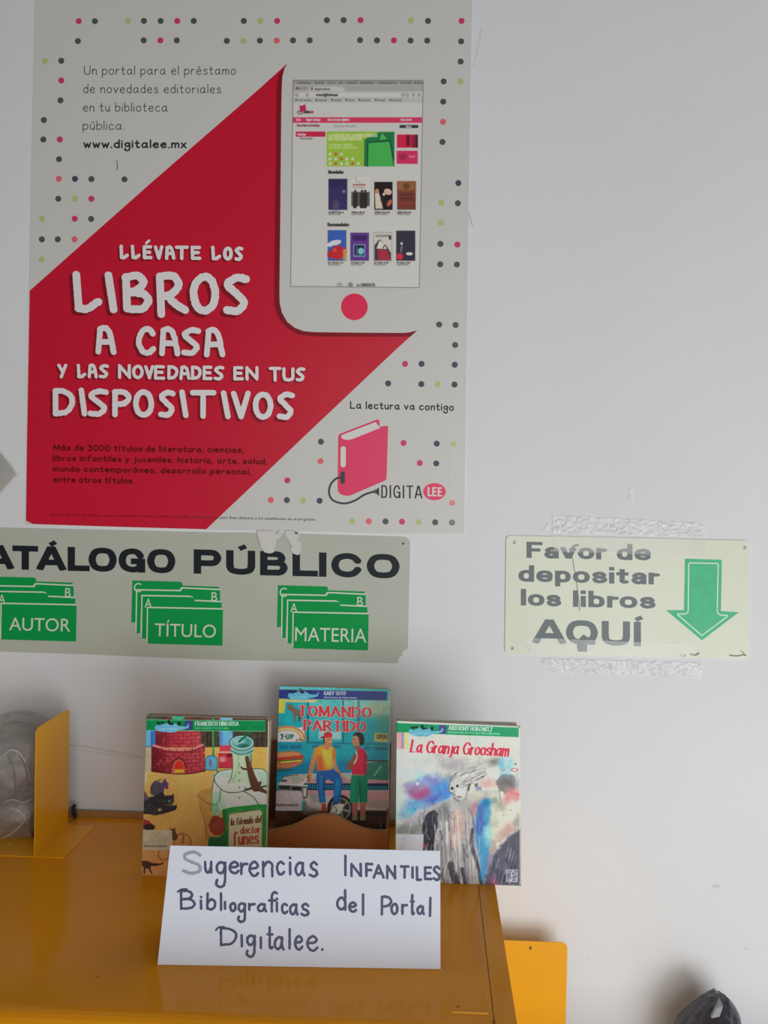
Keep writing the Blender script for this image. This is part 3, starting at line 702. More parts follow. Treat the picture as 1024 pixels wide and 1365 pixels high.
for rr, (y, cs) in enumerate(((619, 'wrw'), (638, 'wwrww'), (657, 'wrwwrw'))):
    for i, q in enumerate(cs): cv.ell(362+i*22.6, y, 5.5, 5.5, (206, 212, 196) if q == 'w' else (190, 66, 48))
cv.rect(630, 540, 714, 593, (184, 30, 66)); cv.rect(668, 542, 682, 586, (90, 20, 40)); cv.rect(690, 542, 714, 593, (124, 30, 52)); cv.rect(706, 542, 714, 593, (66, 20, 36))
cv.rect(629, 605, 714, 658, (184, 44, 84)); cv.ell(655, 630, 16, 14, (150, 34, 70)); cvtx(cv, 'leer', 680, 706, 632, 10, 1.2, (214, 120, 150))
cvtx(cv, 'Novedades', 354, 416, 696, 11, 2.0, (50, 46, 46)); cvtx(cv, 'Recomendados', 351, 438, 907, 11, 2.0, (50, 46, 46))
def th(x0, y0, x1, y1, c): cv.rect(x0-1, y0-1, x1+1, y1+1, (70, 66, 70)); cv.rect(x0, y0, x1, y1, c)
th(356, 719, 430, 842, (50, 42, 88)); cv.ell(385, 825, 14, 22, (82, 70, 96), .8, soft=8); cv.ell(417, 769, 6, 6, (120, 110, 150)); cv.rect(358, 720, 428, 750, (36, 32, 66), .5, 10)
cv.rect(447, 710, 521, 842, (188, 184, 178)); cv.rect(447, 770, 521, 828, (84, 76, 74)); cv.rect(452, 739, 505, 745, (130, 60, 60), .75, 3); cv.rect(452, 751, 500, 755, (120, 110, 110), .7, 3); cv.line([(464, 708), (466, 724), (484, 734)], 1, (120, 116, 112))
for x in (463, 490, 503): cv.ell(x, 767, 5, 5, (50, 44, 44)); cv.poly([(x-8, 774), (x+8, 774), (x+9, 820), (x+5, 836), (x-9, 836)], (42, 36, 38))
th(540, 731, 612, 842, (30, 22, 26)); cv.poly([(542, 775), (556, 768), (566, 800), (574, 838), (544, 838)], (200, 176, 160)); cv.ell(550, 768, 8, 10, (184, 120, 96)); cv.ell(594, 770, 16, 12, (196, 160, 140), ang=20); cv.ell(600, 815, 15, 8, (180, 84, 60), ang=-60); cv.ell(572, 800, 8, 12, (40, 30, 34)); cv.ell(578, 780, 5, 6, (220, 190, 170))
th(632, 729, 705, 841, (106, 52, 42)); cv.rect(632, 729, 705, 765, (140, 96, 52), .8, 12); cv.ell(668, 748, 14, 13, (96, 62, 40)); cv.rect(646, 778, 692, 784, (70, 34, 30), .7, 4); cv.rect(642, 794, 696, 800, (70, 34, 30), .7, 4); cv.rect(636, 812, 700, 820, (140, 50, 44), .7)
th(353, 925, 426, 1046, (50, 84, 158)); cv.ell(378, 975, 26, 9, (196, 196, 200), ang=-12, warp=3); cv.ell(360, 983, 12, 8, (196, 196, 200)); cv.ell(392, 1015, 34, 26, (172, 34, 40), warp=5); cv.ell(366, 1022, 16, 14, (170, 30, 40)); cv.rect(414, 1000, 426, 1046, (196, 150, 60), .8, 4); cv.ell(380, 1005, 8, 8, (206, 80, 80), .7)
th(444, 935, 517, 1046, (88, 48, 124)); cv.rect(452, 945, 508, 966, (48, 28, 84), .85, 4); cv.rect(456, 981, 502, 1030, (120, 160, 180)); cv.rect(459, 984, 499, 1026, (26, 34, 52)); cv.ell(486, 1008, 12, 14, (110, 168, 176), warp=3); cv.rect(465, 990, 474, 1024, (60, 70, 110))
th(537, 934, 609, 1046, (184, 178, 172)); cv.rect(544, 942, 604, 952, (120, 116, 114), .8); cv.rect(598, 946, 607, 962, (40, 40, 44)); cv.poly([(540, 985), (560, 960), (590, 990), (606, 1015), (606, 1045), (540, 1045)], (60, 50, 54)); cv.poly([(552, 1002), (590, 1002), (606, 1045), (556, 1045)], (150, 40, 60)); cv.poly([(560, 965), (588, 985), (590, 1000), (548, 998)], (196, 190, 182)); cv.line([(575, 995), (582, 984), (590, 994)], 2, (50, 40, 40))
th(628, 927, 703, 1046, (44, 42, 54)); cv.ell(642, 1030, 13, 13, (196, 40, 62)); cv.ell(680, 1019, 15, 7, (200, 200, 204), warp=2); cv.ell(649, 978, 5, 6, (170, 180, 190)); cv.line([(650, 990), (646, 1010)], 3, (120, 120, 124))
for i, x in enumerate((355, 447, 540, 631)):
    cvtx(cv, 'el libro de arena'[:13+i], x, x+62-6*(i % 2), 855, 6, 1.3, (70, 66, 66)); cvtx(cv, 'autora nueva', x, x+50, 862, 5, 1.0, (110, 108, 106))
    cvtx(cv, 'el viaje a la luna'[:12+i], x-2, x+60-6*(i % 2), 1057, 6, 1.3, (70, 66, 66)); cvtx(cv, 'autora nueva', x-2, x+46, 1065, 5, 1.0, (110, 108, 106))
cv.ell(444, 1143, 10, 10, (120, 118, 116)); cv.ell(400, 1140, 12, 5, (140, 138, 134)); cv.rect(386, 1146, 416, 1150, (150, 148, 144)); cvtx(cv, 'CONACULTA', 484, 543, 1148, 9, 1.6, (74, 74, 76)); cvtx(cv, 'ia', 470, 480, 1148, 9, 1.3, (74, 74, 76)); cv.rect(427, 1136, 428.5, 1150, (140, 138, 136))
cv.caps([(213, 322, 203, 1150, 1.3), (736, 323, 720, 1155, 1.3), (203, 1150, 720, 1155, 1.3), (213, 322, 736, 323, 1.3)], (92, 90, 90))
m_print = mat('printed_colours', (200, 200, 200), rough=0.42, spec=0.4, attr='print')
picture('phone_screen', WALL, cv, [(210, 319), (739, 320), (723, 1158), (200, 1153)], lambda x, y: (320+x/3.012, y/3.012), 280, 440, PO, m_print, poster)

# torn poster scraps hanging over the plate
m_scrap = mat('torn_paper', (172, 170, 166), rough=0.6)
z9 = lambda P: [(330+x/8.533, 690+y/8.533) for x, y in P]
extr_poly('torn_scrap', WALL, z9([(115, 150), (290, 148), (320, 185), (350, 175), (352, 148), (385, 150), (388, 200), (365, 235), (322, 265), (326, 310), (300, 395), (250, 408), (195, 395), (150, 330), (122, 230), (108, 180)]), 0.0028, 0.0006, m_scrap, poster)
extr_poly('torn_scrap', WALL, z9([(425, 160), (450, 148), (530, 150), (548, 180), (580, 188), (590, 230), (560, 245), (612, 290), (612, 350), (590, 420), (560, 425), (520, 408), (490, 360), (505, 325), (470, 260), (430, 200)]), 0.0028, 0.0006, m_scrap, poster)
extr_poly('torn_scrap', WALL, z9([(130, 218), (200, 240), (245, 275), (270, 330), (270, 395), (215, 398), (165, 345), (130, 262)]), 0.0034, 0.0004, m_scrap, poster)
extr_poly('glue_spot', WALL, z9([(536, 168), (560, 166), (580, 178), (560, 188), (540, 184)]), 0.0034, 0.0008, m_ink, poster)

# ------------------------------------------------------------------ clear tape
def tape_mat(name, col, alpha, bump):
    return mat(name, col, rough=0.12, spec=0.9, alpha=alpha, bump=bump, bscale=220, raw=False)
m_tape_w = tape_mat('wrinkled_tape', (250, 250, 250), 0.62, 0.6)
m_tape_c = tape_mat('clear_tape', (214, 216, 200), 0.26, 0.12)
def tape(name, M, c4, nu, nv, off, amp, m, seed, parent=None, ragged=0.0):
    rnd = random.Random(seed); vs = []; fs = []
    for j in range(nv+1):
        for i in range(nu+1):
            u, v = i/nu, j/nv
            x = (c4[0][0]*(1-u)+c4[1][0]*u)*(1-v)+(c4[3][0]*(1-u)+c4[2][0]*u)*v
            y = (c4[0][1]*(1-u)+c4[1][1]*u)*(1-v)+(c4[3][1]*(1-u)+c4[2][1]*u)*v
            if j in (0, nv): y += ragged*noise.noise((x*.11, seed, 0))
            if i in (0, nu): x += ragged*1.5*noise.noise((y*.4, seed, 3))
            h_ = amp*(0.6+noise.noise((x*.22, y*.3, seed))+.5*noise.noise((x*.6, y*.6, seed+5)))
            vs.append(M(x, y, off+max(0, h_)))
    for j in range(nv):
        for i in range(nu):
            a = j*(nu+1)+i; fs.append((a+nu+1, a+nu+2, a+1, a))
    return mesh(name, vs, fs, m, parent, smooth=True)

# ------------------------------------------------------------------ catalogue plate
m_plate = mat('plate_grey_green', (150, 153, 142), rough=0.38, spec=0.3, var=0.04, scale=9, bump=0.05, bscale=10)
m_blk = mat('plate_black_ink', (30, 34, 38), rough=0.4, spec=.2)
m_grn = mat('plate_green_ink', (0, 126, 62), rough=0.45, spec=.15)
m_plw = mat('plate_pale_line', (176, 182, 166), rough=0.4)
sign = thing('catalogue_sign', WALL(200, 790), 'long grey plastic sign reading CATÁLOGO PÚBLICO with three green folder icons', 'sign')
z3 = lambda P: [(280+x/3.531, 690+y/3.531) for x, y in P]
hole = (538.5, 724.8)
extr_poly('plate', WALL, [(-140, 700), (0, 703.5), (120, 706), (280, 710)] + z3([(200, 73), (420, 78), (905, 91), (925, 94), (938, 104), (943, 120), (932, 612), (930, 618), (916, 624), (905, 634), (908, 648), (890, 656), (884, 686), (700, 681)]) + [(290, 879.5), (120, 872.5), (0, 868.5), (-140, 864)], 0.0, 0.0012, m_plate, sign)
SO = 0.0014
flat_polys('screw_hole', WALL, [disc_pts(537.5, 724.5, 1.6, 1.8, 10)], SO, m_ink, sign)
sign_text('sign_letter', WALL, 'CATÁLOGO', -58, 757.2, 233.8, 764.5, 32.0, 4.9, 3.8, SO, m_blk, sign)
sign_text('sign_letter', WALL, 'PÚBLICO', 258.2, 764.6, 532.8, 771.4, 32.4, 5.0, 3.9, SO, m_blk, sign, gap=.33)
folders = {'back': [(320, 318), (546, 324), (554, 328), (557, 342), (728, 348), (728, 400), (340, 440), (334, 515), (315, 515)],
    'middle': [(343, 365), (548, 369), (553, 360), (560, 356), (733, 364), (733, 440), (360, 460), (356, 566), (340, 566)],
    'front': [(368, 392), (598, 396), (610, 402), (614, 415), (741, 421), (741, 470), (390, 480), (384, 592), (365, 591)],
    'card': [(394, 448), (747, 455), (744, 625), (392, 615)]}
for fi, (dx, dy) in enumerate(((0, 0), (-194.2, -6.3), (-389.4, -11.8))):
    mv = lambda P: [(x+dx, y+dy) for x, y in z3(P)]
    for li, key in enumerate(('back', 'middle', 'front', 'card')):
        P = folders[key]
        if li: 
            Q = [(x-5.5, y-6.5) for x, y in P]
            if key != 'card': flat_polys('folder_outline', WALL, [mv([Q[0]]+[q for q in Q[1:4]]+[(Q[4][0]+5, Q[4][1]), (P[5][0], P[5][1]), Q[6], Q[7], Q[8]])], SO+0.00012*li, m_plw, sign)
            else: flat_polys('folder_outline', WALL, [mv([Q[0], (Q[1][0]+5, Q[1][1]), (P[2][0], P[2][1]), Q[3]])], SO+0.00012*li, m_plw, sign)
        flat_polys('folder_icon', WALL, [mv(P)], SO+0.00012*li+0.00006, m_grn, sign)
    L_ = lambda s, x0, y0, x1, y1, cap: (s, *z3([(x0, y0)])[0], *z3([(x1, y1)])[0], cap/3.531)
    sft = lambda t: (t[0], t[1]+dx, t[2]+dy, t[3]+dx, t[4]+dy, t[5])
    text('tab_letter', WALL, [sft(L_('C', 327, 372, 361, 373, 42)), sft(L_('B', 692, 415, 719, 416, 42)), sft(L_('A', 378, 445, 411, 446, 42))], SO+0.0006, m_plw, sign, res=6)
    word = (('MATERIA', 400, 580, 736, 588, 64), ('TÍTULO', 1029-600, 0, 0, 0, 0), ('AUTOR', 0, 0, 0, 0, 0))[fi]
    if fi == 0: it = L_(*word)
    elif fi == 1: it = ('TÍTULO', 206.2, 848, 287.6, 850, 17)
    else: it = ('AUTOR', 12.2, 840, 93.6, 842, 17)
    text('folder_word', WALL, [it], SO+0.0006, m_plw, sign, res=6)
hair('dirt_line', [(380, 868), (379.5, 860), (381, 850)], .4, m_mark, sign, SO)
hair('dirt_line', [(134, 858), (150, 860), (165, 859)], .4, m_mark, sign, SO)

# ------------------------------------------------------------------ return-books plate
m_plate2 = mat('plate_cream', (180, 182, 166), rough=0.34, spec=0.35, var=0.03, scale=9, bump=0.04, bscale=10)
m_gry = mat('plate_worn_ink', (74, 82, 84), rough=0.4, var=0.1, scale=40)
m_grn2 = mat('plate_mint_green', (66, 156, 114), rough=0.45, spec=.25, var=0.08, scale=60)
m_ln = mat('plate_pale_mint', (172, 204, 172), rough=0.4)
ret = thing('book_return_sign', WALL(838, 797), 'cream plastic sign asking to leave books here, with green down arrow', 'sign')
z2 = lambda P: [(660+x/2.813, 640+y/2.813) for x, y in P]
extr_poly('plate', WALL, round_rect(z2([(42, 208), (955, 227), (952, 670), (37, 653)]), 7, 5), 0.0, 0.0022, m_plate2, ret)
RO = 0.0024
for s_, xl, yl, xr, yr, cap, rx, ry in (
    ('Favor', 702, 743.6, 807.5, 746, 21.5, 3.5, 2.1), ('de', 822.5, 746.4, 868, 747, 21.5, 3.5, 2.1),
    ('depositar', 691.3, 775.2, 877.8, 779.2, 22.0, 3.5, 2.1),
    ('los', 694.5, 807, 748, 808.6, 22.0, 3.5, 2.1), ('libros', 764, 808.9, 873.8, 811.4, 22.0, 3.5, 2.1),
    ('AQUÍ', 710.8, 857.6, 854.6, 861.6, 32.5, 4.7, 3.6)):
    sign_text('sign_letter', WALL, s_, xl, yl, xr, yr, cap, rx, ry, RO, m_gry, ret, .4, gap=.30 if s_ == 'AQUÍ' else .32)
flat_polys('letter_tail', WALL, [z2([(316, 600), (345, 612), (345, 644), (312, 643), (306, 622)])], RO+.0001, mat('dark_blot', (48, 62, 62), rough=.4), ret)
za = lambda P: [(850+x/6.4, 720+y/6.4) for x, y in P]
flat_polys('arrow', WALL, [za([(405, 158), (720, 168), (712, 605), (865, 615), (550, 855), (242, 597), (397, 597)])], RO, m_grn2, ret)
ip = za([(437, 205), (447, 194), (680, 199), (689, 210), (680, 605), (690, 630), (705, 638), (766, 642), (766, 652), (550, 814), (342, 636), (345, 630), (412, 630), (428, 620), (433, 600), (437, 205)])
stroke_mesh('arrow_inner_line', WALL, [(a[0], a[1], b[0], b[1], .75) for a, b in zip(ip[:-1], ip[1:])], RO+.0001, m_ln, ret, .35)
for hx, hy in ((72, 233), (64, 630), (936, 252)):
    p = z2([(hx, hy)])[0]
    flat_polys('screw_hole', WALL, [disc_pts(p[0], p[1], 2.0, 2.2, 12)], RO, m_gry, ret)
    flat_polys('screw_hole', WALL, [disc_pts(p[0]-.5, p[1]-.3, 1.1, 1.2, 10)], RO+.0001, m_plate2, ret)
m_rust = mat('rust_mark', (120, 104, 96), rough=.6)
hair('scratch_mark', za([(785, 982), (850, 988), (900, 978), (925, 984)]), .9, m_rust, ret, RO)
hair('scratch_mark', za([(880, 945), (905, 962), (912, 975)]), .6, m_rust, ret, RO)
hair('scratch_mark', za([(455, 972), (490, 980), (522, 966)]), 1.2, m_rust, ret, RO)
hair('scratch_mark', za([(360, 978), (385, 992), (408, 990), (410, 976), (392, 978)]), .45, m_gry, ret, RO)
hair('scratch_mark', z2([(285, 268), (292, 300), (300, 350), (312, 430), (318, 490)]), .45, m_gry, ret, RO+.0001)
hair('scratch_mark', z2([(282, 262), (298, 246), (312, 244)]), 1.3, m_gry, ret, RO+.0001)
tt = thing('tape_strip', WALL(838, 702), 'wrinkled clear tape strip across top edge of cream sign with arrow', 'tape')
tape('wall_length', WALL, [(737, 687), (940, 697.5), (940, 716), (737, 710.5)], 90, 12, .0006, .0017, m_tape_w, 3, tt, 2.2)
tape('sign_length', WALL, [(737, 714), (942, 719), (941, 742), (738, 735)], 60, 8, .0029, .0002, m_tape_c, 8, tt, .5)
tb = thing('tape_strip', WALL(820, 880), 'wrinkled clear tape strip along bottom edge of cream sign with arrow', 'tape')
tape('wall_length', WALL, [(712, 877.5), (936, 883.5), (935, 903), (738, 896)], 90, 12, .0006, .0017, m_tape_w, 13, tb, 2.2)
tape('sign_length', WALL, [(702.5, 850), (927, 859), (926, 876.5), (704, 872)], 60, 8, .0029, .0002, m_tape_c, 18, tb, .5)
tg = tape('tape_scrap', WALL, [(731, 697), (733, 696), (731, 708), (724, 708)], 6, 6, .0006, .0008, m_tape_w, 23, None, .4)
tag(tg, 'small triangular tape scrap left of the wrinkled tape above cream sign', 'tape')
tg = tape('tape_scrap', WALL, [(840, 647), (843, 650), (844, 668), (838, 667)], 6, 8, .0006, .0008, m_tape_w, 29, None, .4)
tag(tg, 'tiny torn tape bit alone on wall above cream sign', 'tape')
tg = tape('tape_sheet', WALL, [(598, 560), (622, 562), (620, 712), (600, 712)], 10, 60, .0019, .00025, tape_mat('poster_tape', (186, 186, 184), 0.16, .1), 31, None, .6)
tag(tg, 'clear glossy tape over lower right edge of the poster', 'tape')

# grey folded leaf on the left
fp = thing('paper_leaf', WALL(-10, 625), 'grey paper leaf whose pointed corner enters at left edge beside poster', 'paper')
A_ = [at_depth(-60, 560, -.012), at_depth(0, 604, -.012), at_depth(21.5, 632, -.016), at_depth(0, 656, -.010), at_depth(-60, 720, -.004), at_depth(-60, 640, -.020), at_depth(0, 629, -.019)]
m_leaf = mat('leaf_grey', (168, 168, 164), rough=.5)
bm = bmesh.new(); vv = [bm.verts.new(p) for p in A_]
for f in ((0, 5, 6, 1), (1, 6, 2), (6, 3, 2), (5, 4, 3, 6)): bm.faces.new([vv[i] for i in f])
bmesh.ops.solidify(bm, geom=bm.faces[:], thickness=.0008)
from_bm('leaf', bm, m_leaf, fp)
box('mounting_block', WALL(-75, 660)+Vector((-.02, -.014, -.02)), WALL(-75, 660)+Vector((.02, 0, .03)), m_leaf, fp)

# ================================================================== yellow catalogue cabinet (the desk) and what stands on it
m_yel = mat('yellow_enamel', (0.88, 0.41, 0.008), rough=0.3, spec=0.3, raw=True, var=0.05, scale=6)
m_yel_desk = mat('yellow_desk_enamel', (0.80, 0.31, 0.006), rough=0.14, spec=0.17, raw=True, var=0.10, scale=4, bump=0.02, bscale=30)
m_seam = mat('seam_dark', (0.22, 0.09, 0.015), rough=0.6, raw=True)
def T(x, y, z=DESKZ): return plane_map((0, 0, z), (0, 0, 1))(x, y)
back_r = T(648.6, 1108); front_r = T(689.5, 1365)
eR = lambda Y: back_r.x + (front_r.x-back_r.x)*(Y-back_r.y)/(front_r.y-back_r.y)   # right edge of the top
YF = T(300, 1352).y
desk = thing('catalogue_cabinet', (-0.5, -0.2, 0), 'glossy yellow metal cabinet top carrying the books and handwritten card', 'cabinet')
XL = -1.35
def quadbox(name, pts, z0, z1, m, parent, bev=0.0, front_bev=0.0):
    bm = bmesh.new()
    lo = [bm.verts.new((x, y, z0)) for x, y in pts]; hi = [bm.verts.new((x, y, z1)) for x, y in pts]
    n = len(pts); bm.faces.new(lo[::-1]); bm.faces.new(hi)
    for i in range(n): bm.faces.new((lo[i], lo[(i+1) % n], hi[(i+1) % n], hi[i]))
    if bev:
        bm.edges.ensure_lookup_table()
        es = [e for e in bm.edges if all(abs(v.co.z-z1) < 1e-6 for v in e.verts)]
        bmesh.ops.bevel(bm, geom=es, offset=bev, segments=5, affect='EDGES', profile=.5)
    return from_bm(name, bm, m, parent)
GAP = .0009
sX = lambda Y: eR(Y)-0.0195
# bevelled front roll: build the top as a profile swept in x
def top_panel(name, xl, xr, parent):
    prof = [(-.012, DESKZ-.0012), (-.012, DESKZ), (YF+.002, DESKZ)]
    R_ = .022
    for k in range(1, 9):
        a = k/8*math.pi/2; prof.append((YF+.002-R_*math.sin(a), DESKZ-R_+R_*math.cos(a)))
    prof += [(YF-.020, DESKZ-.04), (YF+.0, DESKZ-.04), (-.012, DESKZ-.04)]
    vs = []; fs = []; n = len(prof)
    for Y, Z in prof: vs += [(xl(Y), Y, Z), (xr(Y), Y, Z)]
    for i in range(n):
        j = (i+1) % n; fs.append((2*i, 2*i+1, 2*j+1, 2*j))
    fs.append(tuple(2*i for i in range(n))[::-1]); fs.append(tuple(2*i+1 for i in range(n)))
    bm = bmesh.new(); bv = [bm.verts.new(v) for v in vs]
    for f in fs: bm.faces.new([bv[i] for i in f])
    return from_bm(name, bm, m_yel_desk, parent, smooth=False)
o = top_panel('top_panel', lambda Y: XL, lambda Y: sX(Y)-GAP/2, desk)
for p in o.data.polygons: p.use_smooth = False
top_panel('side_rail', lambda Y: sX(Y)+GAP/2, lambda Y: eR(Y), desk)
quadbox('seam', [(sX(-.014)-GAP/2, -.014), (sX(YF+.01)-GAP/2, YF+.01), (sX(YF+.01)+GAP/2, YF+.01), (sX(-.014)+GAP/2, -.014)], DESKZ-.012, DESKZ-.0006, m_seam, desk)
box('back_upstand', (XL, -.011, DESKZ-.02), (eR(-.01), -.004, DESKZ+.0075), mat('dull_brown_edge', (.40, .19, .06), rough=.5, raw=True), desk, .001)
quadbox('body', [(XL, -.006), (XL, YF+.012), (eR(YF)-.004, YF+.012), (eR(-.006)-.004, -.006)], 0.0, DESKZ-.041, m_yel, desk)
# raised bead and small chips near the front right corner
def Tb(x, y): p = T(x, y); return p
p0, p1 = T(602, 1349.5), T(651.5, 1351)
bm = bmesh.new(); bm_box(bm, (p0.x, p0.y-.0012, DESKZ-.001), (p1.x, p0.y+.0012, DESKZ+.0011), .0008, 2)
from_bm('raised_bead', bm, m_yel, desk)
TM = plane_map((0, 0, DESKZ), (0, 0, 1))
hair('bead_reflection', [(649.3, 1322), (651.5, 1347)], .5, m_yel, desk, .0003, TM)  # reflection line by the bead, drawn as a thin yellow stroke
hair('paint_chip', [(609, 1342), (612, 1340.5)], .7, m_seam, desk, .0003, TM)
hair('paint_chip', [(657, 1362), (660, 1361)], 1.2, m_seam, desk, .0003, TM)
hair('paint_chip', [(130, 1302), (131.5, 1302)], .6, m_seam, desk, .0003, TM)

# ------------------------------------------------------------------ bookends
def bookend(loc, rz, label, group):
    """plate 159 mm tall and 100 mm wide with rounded top corners and a small hole, on a flat foot"""
    t = thing('metal_bookend', loc, label, 'bookend', group)
    t.rotation_euler = (0, 0, rz)
    W_, H_, th_ = .100, .159, .0012
    r = .008; P = [(-W_/2, .0012)]
    for k in range(7): a = math.pi-k/6*math.pi/2; P.append((-W_/2+r+r*math.cos(a), H_-r+r*math.sin(a)))
    for k in range(7): a = math.pi/2-k/6*math.pi/2; P.append((W_/2-r+r*math.cos(a), H_-r+r*math.sin(a)))
    P.append((W_/2, .0012))
    hol = [(.0018*math.cos(k*math.pi/6)+.001, H_-.009+.0028*math.sin(k*math.pi/6)) for k in range(12)]
    tr = tessellate_polygon([[Vector((x, z, 0)) for x, z in P], [Vector((x, z, 0)) for x, z in hol]])
    A = P+hol; n = len(A)
    vs = [(x, -th_/2, z) for x, z in A]+[(x, th_/2, z) for x, z in A]; fs = [tuple(q) for q in tr]+[tuple(i+n for i in reversed(q)) for q in tr]
    for ring in (range(len(P)), range(len(P), n)):
        ring = list(ring)
        for i, a in enumerate(ring): b_ = ring[(i+1) % len(ring)]; fs.append((a, b_, b_+n, a+n))
    def loc_mesh(nm, vs, fs):
        bm = bmesh.new(); bv = [bm.verts.new(v) for v in vs]
        for f in fs: bm.faces.new([bv[i] for i in f])
        bmesh.ops.recalc_face_normals(bm, faces=bm.faces[:]); me = bpy.data.meshes.new(nm); bm.to_mesh(me); bm.free()
        me.materials.append(m_yel); ob = bpy.data.objects.new(nm, me); COL.objects.link(ob); ob.parent = t; return ob
    loc_mesh('upright_plate', vs, fs)
    bm = bmesh.new(); bm_box(bm, (-W_/2, -.0372, 0), (W_/2, .0005, .0012)); me = bpy.data.meshes.new('foot_plate'); bm.to_mesh(me); bm.free()
    me.materials.append(m_yel); ob = bpy.data.objects.new('foot_plate', me); COL.objects.link(ob); ob.parent = t
    bm = bmesh.new(); bm_box(bm, (-W_/2, 0, 0), (W_/2, .085, .0012)); me = bpy.data.meshes.new('shelf_tongue'); bm.to_mesh(me); bm.free()
    me.materials.append(m_yel); ob = bpy.data.objects.new('shelf_tongue', me); COL.objects.link(ob); ob.parent = t
    return t
pn = T(45.5, 1142, DESKZ+.001)
bookend((pn.x, pn.y+.0505, DESKZ), math.pi/2, 'yellow metal bookend standing edge-on beside the clear plastic bag', 'yellow metal bookends')
LOWZ = 0.6555
q_ = at_depth(757, 1262, -.042)
bookend((q_.x-.05, -.040, LOWZ), 0.0, 'yellow metal bookend facing front against white wall right of cabinet', 'yellow metal bookends')
low = thing('low_bookcase', (.45, -.15, 0), 'low pale laminate bookcase beside the cabinet, below the frame', 'bookcase')
lx = eR(-.3)+.02
m_low = mat('pale_laminate', (200, 200, 200), rough=.5)
box('top_board', (lx, -.30, LOWZ-.02), (.95, -.004, LOWZ), m_low, low, .002)
box('side_board', (lx, -.30, 0), (lx+.02, -.004, LOWZ-.0205), m_low, low)
box('side_board', (.93, -.30, 0), (.95, -.004, LOWZ-.0205), m_low, low)
box('shelf_board', (lx+.0205, -.295, .30), (.9295, -.006, .318), m_low, low)

# black wedge clip behind the bookend
m_black = mat('black_rubber', (0.018, 0.018, 0.02), rough=.45, raw=True)
cl = thing('rubber_wedge', T(92, 1101, DESKZ+.0012), 'small black rubber wedge against wall right of edge-on yellow bookend', 'wedge')
MB_ = lambda x, y, d=0.0: at_depth(x, y, -.022-d)
extr = plane_map((0, -.022, 0), (0, -1, 0))
bz = DESKZ+.0013
def wedge(pts, y0, y1, m, name, parent):
    vs = []; n = len(pts)
    for Y in (y0, y1):
        for x, z in pts: vs.append((x, Y, z))
    fs = [tuple(range(n))[::-1], tuple(range(n, 2*n))]+[(i, (i+1) % n, (i+1) % n+n, i+n) for i in range(n)]
    bm = bmesh.new(); bv = [bm.verts.new(v) for v in vs]
    for f in fs: bm.faces.new([bv[i] for i in f])
    bmesh.ops.bevel(bm, geom=bm.edges[:], offset=.0012, segments=2, affect='EDGES')
    return from_bm(name, bm, m, parent)
a_ = extr(84, 1102); b_ = extr(102.5, 1101.5); c_ = extr(96.5, 1085); d_ = extr(92.5, 1074); e_ = extr(84, 1073)
x0_ = pn.x+.0015
wedge([(x0_, bz), (b_.x, bz), (c_.x, c_.z), (c_.x, d_.z), (x0_, e_.z)], -.027, -.018, m_black, 'wedge_block', cl)
wedge([(x0_, e_.z-.004), (c_.x-.0005, e_.z-.004), (c_.x-.0005, e_.z+.0005), (x0_, e_.z+.001)], -.0275, -.0175, m_black, 'wedge_cap', cl)

# ------------------------------------------------------------------ clear plastic bag at the far left
def bag_mat(name, col, alpha, rough):
    m = bpy.data.materials.new(name); m.use_nodes = True; nt = m.node_tree; b = nt.nodes['Principled BSDF']
    b.inputs['Base Color'].default_value = (*col, 1); b.inputs['Roughness'].default_value = rough
    b.inputs['Specular IOR Level'].default_value = 0.9; b.inputs['Alpha'].default_value = alpha
    tc = nt.nodes.new('ShaderNodeTexCoord'); n = nt.nodes.new('ShaderNodeTexNoise'); n.inputs['Scale'].default_value = 22; n.inputs['Detail'].default_value = 6; n.inputs['Distortion'].default_value = 1.6
    bp = nt.nodes.new('ShaderNodeBump'); bp.inputs['Strength'].default_value = 1.0; bp.inputs['Distance'].default_value = .008
    nt.links.new(tc.outputs['Object'], n.inputs['Vector']); nt.links.new(n.outputs['Fac'], bp.inputs['Height']); nt.links.new(bp.outputs['Normal'], b.inputs['Normal'])
    return m
def blob(name, c, r, m, parent, seed, amp=.18, freq=3.0, crease=.08, sub=5, flat=None, shape=None, xmax=None):
    bm = bmesh.new(); bmesh.ops.create_icosphere(bm, subdivisions=sub, radius=1.0)
    for v in bm.verts:
        d = v.co.normalized()
        s = 1 + amp*noise.noise(d*freq*.6+Vector((seed, 0, 0))) - crease*abs(noise.noise(d*freq*1.6+Vector((0, seed, 0))))*1.6 - crease*.6*abs(noise.noise(d*freq*3.7+Vector((0, 0, seed))))
        p = Vector((d.x*r[0]*s, d.y*r[1]*s, d.z*r[2]*s))
        if shape: p = shape(p, d)
        p += Vector(c)
        if flat is not None and p.z < flat: p.z = flat + (p.z-flat)*.02
        if p.y > -.004: p.y = -.004
        if xmax is not None and p.x > xmax: p.x = xmax
        v.co = p
    return from_bm(name, bm, m, parent, smooth=True)
bg = thing('plastic_bag', (-.56, -.07, DESKZ), 'crumpled clear plastic bag slumped at left edge behind yellow bookend', 'bag')
xb = pn.x-.004
m_bag = bag_mat('clear_bag', (.50, .48, .46), .26, .07); m_in = mat('bag_contents', (.42, .40, .37), rough=.35, raw=True, var=.12, scale=14, bump=.2, bscale=20)
blob('bag_upper', (xb-.062, -.062, DESKZ+.096), (.066, .052, .062), m_bag, bg, 3.1, amp=.12, crease=.09, xmax=xb)
blob('bag_fold', (xb-.055, -.066, DESKZ+.090), (.056, .048, .056), m_bag, bg, 13.1, amp=.16, crease=.12, xmax=xb)
blob('bag_lower', (xb-.050, -.072, DESKZ+.030), (.052, .048, .036), m_bag, bg, 7.7, amp=.14, crease=.12, flat=DESKZ+.0024, xmax=xb)
